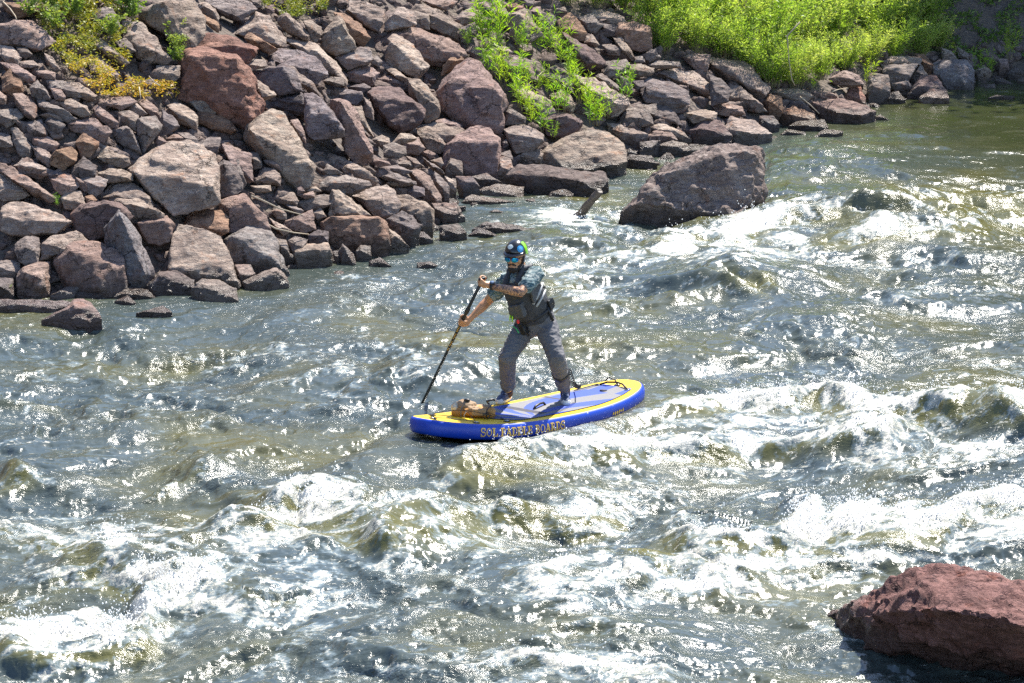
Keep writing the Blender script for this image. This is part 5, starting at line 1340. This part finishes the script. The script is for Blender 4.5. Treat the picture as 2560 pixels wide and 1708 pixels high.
sticker('round_sticker', ((.55, .62, .42), [(a*.55, b*.55) for a, b in circ(.030)]), simple('sticker_light', (.20, .55, .80), .4)).location += (hF*.55+hS*.62+hU*.42)*.0016
for s in (-1, 1):
    V, F = [], []; tube(V, F, [hp(-.01, s*.090, .02), hp(.01, s*.086, -.03), hp(.035, s*.062, -.085), hp(.045, s*.02, -.125)], .0055, .0055, 6); wpart('chin_strap', mesh_np('strap', V, F), simple('strap_grey', (.35, .36, .38), .7) if s > 0 else mBlk, hel)
# sunglasses
mLens, t_ = newmat('mirror_lens'); k = NT(t_); lc = k.n('ShaderNodeTexCoord').outputs['Object']
k.out(k.bsdf(k.ramp(k.noise(lc, 30, 2, .5), [(.35, (.01, .10, .42)), (.62, (.03, .48, .75))]), .08, None, Metallic=.85))
V, F = [], []; tube(V, F, [hp(.098, -.066, .014), hp(.112, -.03, .022), hp(.116, 0, .016), hp(.112, .03, .022), hp(.098, .066, .014)], .0045, .0045, 6)
for s in (-1, 1): tube(V, F, [hp(.098, s*.066, .014), hp(.05, s*.084, .010), hp(-.01, s*.088, .006)], .004, .004, 6)
gl = wpart('sunglasses', mesh_np('sunglasses', V, F), mBlk)
for s in (-1, 1):
    V, F = [], []; x_ = (hS*s-hF*.30).normalized(); z_ = (hF+hS*s*.3).normalized(); ellip(V, F, hp(.108, s*.036, .000), (z_, x_, hU), (.007, .034, .026)); me = solid(V, F, .003, 1); wpart('lens', me, mLens, gl)
# shirt: short sleeves and tail
mShirt, t_ = newmat('shirt_fabric'); k = NT(t_); co_ = k.n('ShaderNodeTexCoord').outputs['Object']
mp = k.n('ShaderNodeMapping', inp={'Vector': co_, 'Rotation': (.3, .6, .2), 'Scale': (1, 1, 2.2)}).outputs[0]
c1 = k.ramp(k.noise(mp, 16, 4, .6, 1.4), [(.34, (.02, .035, .05)), (.45, (.045, .11, .13)), (.54, (.19, .24, .24)), (.64, (.38, .40, .37)), (.74, (.10, .06, .07))])
k.out(k.bsdf(c1, .8, k.bump(k.noise(mp, 16, 4, .6), .5, .02)))
V, F = [], []
ellip(V, F, Che+cU*.03, cax, (.135, .185, .175)); capsule(V, F, Che, Pel, .145, .15); capsule(V, F, Nck-cU*.02, Che, .075, .14)
for sh, el, f in ((shL, elL, .62), (shR, elR, .60)):
    capsule(V, F, Che.lerp(Nck, .6), sh, .066, .075); capsule(V, F, sh, sh.lerp(el, f), .076, .072)
capsule(V, F, Nck-cU*.01, Nck+cU*.035, .070, .064)
me = solid(V, F, .007, 2)
def fold(s, a): return lambda p: a*(abs(mn.noise(Vector((p.x*s, p.y*s, p.z*s*1.9))))*-2+.4)+.3*a*mn.noise(p*s*3)
wrinkle(me, fold(13, .010)); clip_mesh(me, [(Pel+cU*.10, -cU)])
wpart('shirt', me, mShirt)
# life vest
mVest = simple('vest_fabric', (.032, .034, .040), .6, .35, 9, .8, 45, .008); mVestG = simple('vest_panel', (.062, .064, .070), .6, .2, 12, .5, 50, .005)
V, F = [], []
ellip(V, F, Che+cU*.00+cF*.012, cax, (.160, .188, .165)); capsule(V, F, Che-cU*.05, Pel+cU*.10, .172, .172)
ellip(V, F, Che-cU*.07+cF*.06, cax, (.125, .150, .13))
for s in (-1, 1): tube(V, F, [Che+cS*s*.09+cF*.13+cU*.05, Che+cS*s*.085+cF*.12+cU*.13, Che+cS*s*.085+cF*.02+cU*.215, Che+cS*s*.08-cF*.10+cU*.16, Che+cS*s*.08-cF*.13+cU*.04], .030, .030, 10)
me = solid(V, F, .007, 2); wrinkle(me, fold(9, .007)); clip_mesh(me, [(Pel+cU*.075, -cU)]); vest = wpart('life_vest', me, mVest)
def box_at(c, ax, r, vox=.005, sm=2, nz=0):
    V = [c+ax[0]*(r[0]*a)+ax[1]*(r[1]*b)+ax[2]*(r[2]*d) for a in (-1, 1) for b in (-1, 1) for d in (-1, 1)]
    me = solid(V, [(0, 1, 3, 2), (4, 6, 7, 5), (0, 4, 5, 1), (2, 3, 7, 6), (0, 2, 6, 4), (1, 5, 7, 3)], vox, sm)
    if nz: wrinkle(me, lambda p: nz*mn.noise(p*25))
    return me
wpart('front_pocket', box_at(Che-cU*.125+cF*.175+cS*.02, cax, (.030, .085, .070), .006, 4, .008), mVestG, vest)
wpart('side_panel', box_at(Che-cU*.02+cF*.03+cS*.180, cax, (.075, .014, .10), .006, 4, .006), mVestG, vest)
mStrG = simple('strap_light', (.42, .42, .42), .6); mNeon = simple('neon_cord', (.45, .85, .02), .5, .05); mRed = simple('red_buckle', (.75, .02, .02), .4, .05)
def tb(name, pts, r, mat, parent, n=6, flat=None):
    V, F = [], []; tube(V, F, pts, r, r, n); return wpart(name, mesh_np(name, V, F), mat, parent)
c_ = lambda f, s, u: Che+cF*f+cS*s+cU*u
tb('side_strap', [c_(.10, .165, -.13), c_(.02, .198, -.07), c_(-.08, .185, -.02)], .012, mStrG, vest); tb('side_strap', [c_(.08, .175, -.17), c_(.0, .198, -.13), c_(-.09, .18, -.10)], .011, mStrG, vest)
tb('shoulder_strap', [c_(.06, .16, .05), c_(-.02, .19, .0), c_(-.1, .17, -.08)], .012, mVest, vest)
tb('neon_cord', [c_(.214, -.05, -.14), c_(.212, -.075, -.19)], .006, mNeon, vest); tb('neon_cord', [c_(.216, -.02, -.15), c_(.212, -.05, -.205)], .006, mNeon, vest)
tb('collar_strap', [c_(.13, -.04, .10), c_(.155, -.03, .0), c_(.165, -.03, -.05)], .010, simple('strap_plum', (.10, .06, .09), .7), vest)
# trousers
mTro = simple('trouser_fabric', (.115, .112, .122), .75, .16, 7, .5, 60, .004)
V, F = [], []
ellip(V, F, Pel+cU*.01, cax, (.155, .192, .13)); capsule(V, F, Pel+cU*.04, Pel+cU*.12, .152, .152)
for s, hp_, kn, an in ((1, hipL, knL, anL), (-1, hipR, knR, anR)):
    capsule(V, F, hp_, hp_.lerp(kn, .5), .112, .096); capsule(V, F, hp_.lerp(kn, .5), kn, .095, .079); capsule(V, F, kn, kn.lerp(an, .4), .079, .076); capsule(V, F, kn.lerp(an, .4), an.lerp(kn, .14), .075, .066)
me = solid(V, F, .0065, 3)
def tf(p):
    s = 11; q = Vector((p.x*s, p.y*s, p.z*s*2.0)); v = .0075*(.35-abs(mn.noise(q))*2)+.004*mn.noise(q*2.3)
    near = min((p-knL).length, (p-knR).length); v *= 1+1.0*math.exp(-(near/.10)**2)
    lo = min(abs(p.z-anL.z-.07), abs(p.z-anR.z-.07)); v *= 1+1.2*math.exp(-(lo/.08)**2); return v
wrinkle(me, tf); tro = wpart('trousers', me, mTro)
tb('thigh_cord', [at(1284, 812, 25.2)-cF*-.02, at(1291, 822, 25.17), at(1297, 833, 25.14)], .004, simple('green_cord', (.03, .5, .12), .5), tro)
# waist belt, pouch, buckle, whistle strap
Wc = Pel+cU*.105; ring = [Wc+cF*(.172*math.cos(a))+cS*(.180*math.sin(a)) for a in [i*2*PI/28 for i in range(29)]]
belt = tb('waist_belt', ring, .018, mBlk, root, 8)
wpart('hip_pouch', box_at(Wc+cF*.165-cS*.02-cU*.055, cax, (.026, .040, .060), .005, 3, .006), mBlk, belt)
V, F = [], []; ellip(V, F, at(1300, 800, 25.02)+cF*.03, cax, (.014, .012, .020)); wpart('red_buckle', mesh_np('b', V, F), mRed, belt)
tb('hanging_strap', [Wc+cF*.19+cS*.0, Wc+cF*.20+cS*.012-cU*.06, Wc+cF*.19+cS*.03-cU*.13], .013, mBlk, belt)
tb('hanging_strap', [Wc+cS*.185+cU*.03, Wc+cS*.20-cU*.05, Wc+cS*.205-cU*.12], .014, mBlk, belt); tb('hanging_strap', [Wc+cF*.15-cS*.13, Wc+cF*.155-cS*.14-cU*.05, Wc+cF*.14-cS*.135-cU*.08], .006, mBlk, belt)
wpart('rear_pouch', box_at(Wc+cS*.185-cF*.05+cU*.03, cax, (.035, .024, .050), .005, 3, .006), mBlk, belt)
# shoes, socks
mShoe = simple('shoe_canvas', (.055, .075, .15), .7, .25, 30); mSole = simple('shoe_sole', (.74, .72, .66), .6, .08, 30); mSock = simple('sock', (.035, .022, .05), .8, .3, 40, .5, 90, .004); mLace = simple('lace', (.72, .72, .74), .7)
for ft, an, tip in ((ftL, anL, deck(1418, 1024)), (ftR, anR, deck(1237, 1017))):
    up = (BM.to_3x3() @ Vector((0, 0, 1))).normalized(); d = tip-ft; d = (d-up*d.dot(up)).normalized(); s = up.cross(d)
    heel = ft-d*.075; toe = ft+d*.165
    V, F = [], []; capsule(V, F, heel+up*.045, heel+up*.085, .038, .036); capsule(V, F, heel+up*.045, ft+d*.09+up*.042, .040, .041); capsule(V, F, ft+d*.09+up*.040, toe+up*.034, .044, .033); capsule(V, F, ft+up*.06, ft+d*.03+up*.085, .037, .030)
    me = solid(V, F, .0045, 2); clip_mesh(me, [(ft+up*.022, -up)]); sh_ = wpart('shoe', me, mShoe)
    V, F = [], []; capsule(V, F, heel+up*.03, ft+d*.09+up*.03, .044, .047); capsule(V, F, ft+d*.09+up*.03, toe+up*.03, .048, .038); me = solid(V, F, .0045, 1); clip_mesh(me, [(ft+up*.004, -up), (ft+up*.032, up)]); wpart('sole', me, mSole, sh_)
    V, F = [], []; ellip(V, F, toe+up*.036-d*.004, (d, s, up), (.038, .038, .026)); me = solid(V, F, .004, 1); wpart('toe_cap', me, mSole, sh_)
    for i in range(4):
        c = ft+d*(.045+.025*i)+up*(.088-.011*i); tb('lace', [c-s*.028-up*.008, c+up*.004, c+s*.028-up*.008], .0040, mLace, sh_)
    V, F = [], []; capsule(V, F, an-up*.03, an+up*.06, .046, .050); me = solid(V, F, .006, 1); wrinkle(me, lambda p: .004*mn.noise(p*40)); wpart('sock', me, mSock)
# wrist watch on the upper hand's wrist
wd = (wrL-elL).normalized(); wc = wrL-wd*.012; wx_ = wd.orthogonal().normalized(); wy_ = wd.cross(wx_)
wat = tb('watch', [wc-wd*.0, wc+wd*.022], .036, mBlk, root, 20)
up2 = Vector((0, -.45, .9)); up2 = (up2-wd*up2.dot(wd)).normalized(); tb('watch_face', [wc+wd*.010+up2*.030, wc+wd*.010+up2*.046], .024, mBlk, wat, 20); tb('watch_glass', [wc+wd*.010+up2*.0455, wc+wd*.010+up2*.048], .020, simple('watch_glass', (.10, .14, .22), .1), wat, 20)
# ankle cuff
tb('leash_cuff', [knL.lerp(anL, .42), knL.lerp(anL, .50)], .083, mBlk, root, 20)

# ------------------------------------------------------------------ paddle, leash, bag
def wtube(name, pts, r0, r1, mat, parent=None, n=10):
    V, F = [], []; tube(V, F, pts, r0, r1, n)
    if parent is not None: V = [v-parent.location for v in V]
    return link(name, mesh_np(name, V, F), mat, parent)
pad_r = empty('paddle', pWat); tag(pad_r, 'long black paddle with yellow shaft lettering, held in both hands and dipped in water', 'paddle')
mShaft = simple('carbon_shaft', (.014, .014, .016), .35, .2, 60); 
end = pTop+sax*((pWat-pTop).length+.06)
wtube('shaft', [pTop-sax*.02, pTop.lerp(end, .5), end], .0145, .0145, mShaft, pad_r, 12)
wtube('clamp', [pTop+sax*.40, pTop+sax*.47], .021, .021, mBlk, pad_r, 12); wtube('clamp_lever', [pTop+sax*.38+cF*.022, pTop+sax*.46+cF*.028], .007, .007, mBlk, pad_r, 6)
gb = wtube('grip', [gripL-sax*.022+tbar*-.040, gripL-sax*.028, gripL-sax*.022+tbar*.040], .014, .014, mBlk, pad_r, 10)
# yellow marks along the shaft, between the lower hand and the water
for i in range(17):
    s_ = .67+.022*i
    if s_ > 1.03: break
    c = pTop+sax*s_; f = (Vector((-.15, -1, .25))-sax*Vector((-.15, -1, .25)).dot(sax)).normalized(); g = sax.cross(f)
    V = [c+f*.0158+g*a+sax*b for a, b in ((-.007, -.006), (.002, -.007), (.007, .003), (-.003, .006))]
    if i % 5 == 4: continue
    link('letter_mark', mesh_np('m', [v-pad_r.location for v in V], [(0, 1, 2, 3)]), mGold, pad_r, smooth=False)
V, F = [], []; bd = sax; bs = Vector((.75, -.66, 0)); bs = (bs-bd*bs.dot(bd)).normalized(); bn = bd.cross(bs); c = end
ellip(V, F, end+bd*.20, (bn, bs, bd), (.009, .095, .24)); V = [v-pad_r.location for v in V]; link('blade', mesh_np('blade', V, F), mShaft, pad_r)
# splash of water where the blade goes in is part of the river; leash next
lr = empty('leash', knL.lerp(anL, .46)); tag(lr, 'black coiled leash from the lower leg of the paddler to the board tail', 'leash')
l0 = knL.lerp(anL, .46)+Vector((.075, .06, .02)); l1 = at(1424, 930, 25.35); l2 = at(1449, 966, 25.7); l3 = loc2w(.86, .22, .02); l4 = loc2w(1.15, .18, .02)
coil = [];  N = 13*14
for i in range(N+1):
    f = i/N; c = l1.lerp(l2, f)-Vector((0, 0, .05*math.sin(PI*f))); ax_l = (l2-l1).normalized(); x_ = ax_l.orthogonal().normalized(); y_ = ax_l.cross(x_); a = 2*PI*13*f; coil.append(c+(x_*math.cos(a)+y_*math.sin(a))*.017)
wtube('coil', coil, .0042, .0042, mBlk, lr, 6)
wtube('upper_cord', [l0, l0.lerp(l1, .5)+Vector((.02, 0, 0)), coil[0]], .006, .006, mBlk, lr, 6)
wtube('lower_cord', [coil[-1], coil[-1].lerp(l3, .5)-Vector((0, 0, .02)), l3, l3.lerp(l4, .5), l4], .0055, .0055, mBlk, lr, 6)
# waterproof bag strapped on the nose
mTan = simple('bag_canvas', (.30, .19, .10), .7, .22, 10, .6, 40, .006); mOch = simple('bag_ochre', (.44, .20, .04), .6, .15, 8, .4, 40, .004); mPat = simple('bag_patch', (.60, .50, .36), .7, .3, 14)
bc = deck(1184, 1042); bu_ = BM.to_3x3() @ Vector((1, 0, 0)); bv_ = BM.to_3x3() @ Vector((0, 1, 0)); bw_ = BM.to_3x3() @ Vector((0, 0, 1))
xx = Vector((1, -.10, .0)).normalized(); xx = (xx-bw_*xx.dot(bw_)).normalized(); yy = bw_.cross(xx); bax = (xx, yy, bw_)
bag = empty('bag', bc); tag(bag, 'tan and ochre canvas bag strapped down on the nose of the paddle board', 'bag')
def bpart(name, me, mat): me.transform(Matrix.Translation(-bc)); return link(name, me, mat, bag)
V, F = [], []
ellip(V, F, bc+bw_*.05+yy*.02, bax, (.20, .13, .052)); capsule(V, F, bc-xx*.15+bw_*.035-yy*.03, bc+xx*.16+bw_*.03-yy*.03, .045, .04)
me = solid(V, F, .006, 2); wrinkle(me, lambda p: .012*mn.noise(p*16)+.004*mn.noise(p*45)); clip_mesh(me, [(bc+bw_*.004, -bw_)]); bpart('base_pouch', me, mOch)
V, F = [], []; ellip(V, F, bc-xx*.075+bw_*.095+yy*.03, bax, (.10, .085, .050)); ellip(V, F, bc+xx*.06+bw_*.070+yy*.05, bax, (.11, .08, .030)); ellip(V, F, bc+xx*.0+bw_*.075-yy*.05, bax, (.06, .05, .03)); me = solid(V, F, .006, 2); wrinkle(me, lambda p: .012*mn.noise(p*18)+.005*mn.noise(p*50)); bpart('top_flap', me, mTan)
V, F = [], []; ellip(V, F, bc-xx*.165+bw_*.075, bax, (.035, .07, .055)); me = solid(V, F, .005, 1); wrinkle(me, lambda p: .008*mn.noise(p*30)); bpart('end_pocket', me, mPat)
bpart('front_pocket', box_at(bc+xx*.06+bw_*.062-yy*.105, bax, (.065, .018, .030), .005, 3, .006), mTan)
for x_ in (-.10, .13):
    pts = [bc+xx*x_-yy*.135+bw_*.02, bc+xx*x_-yy*.10+bw_*.085, bc+xx*(x_+.03)+bw_*(.145 if x_ < 0 else .110), bc+xx*x_+yy*.12+bw_*.07]; V, F = [], []; tube(V, F, pts, .006, .006, 6); bpart('strap', mesh_np('st', V, F), mBlk if x_ != -.10 else simple('bag_strap', (.20, .15, .10), .7))
V, F = [], []; ellip(V, F, bc-xx*.06+bw_*.150+yy*.0, bax, (.030, .02, .014)); bpart('buckle', mesh_np('bk', V, F), mBlk)
V, F = [], []; tube(V, F, [bc+xx*.13+bw_*.03-yy*.13+(xx*math.cos(a)+bw_*math.sin(a))*.028 for a in [i*2*PI/14 for i in range(15)]], .0035, .0035, 5); bpart('clip', mesh_np('cl', V, F), mBlk)
V, F = [], []; tube(V, F, [bc-xx*.05-yy*.13+bw_*.07, bc-xx*.07-yy*.15+bw_*.04, bc-xx*.06-yy*.16+bw_*.01], .004, .004, 5); bpart('cord_end', mesh_np('ce', V, F), mPat)
# strap by the front foot
wtube_o = wtube('foot_strap', [deck(1222, 1010, .01), deck(1216, 1004, .04), deck(1232, 999, .05), deck(1246, 1003, .01)], .012, .010, mBlk, None, 8); tag(wtube_o, 'black looped strap lying on the deck in front of the front shoe', 'strap')
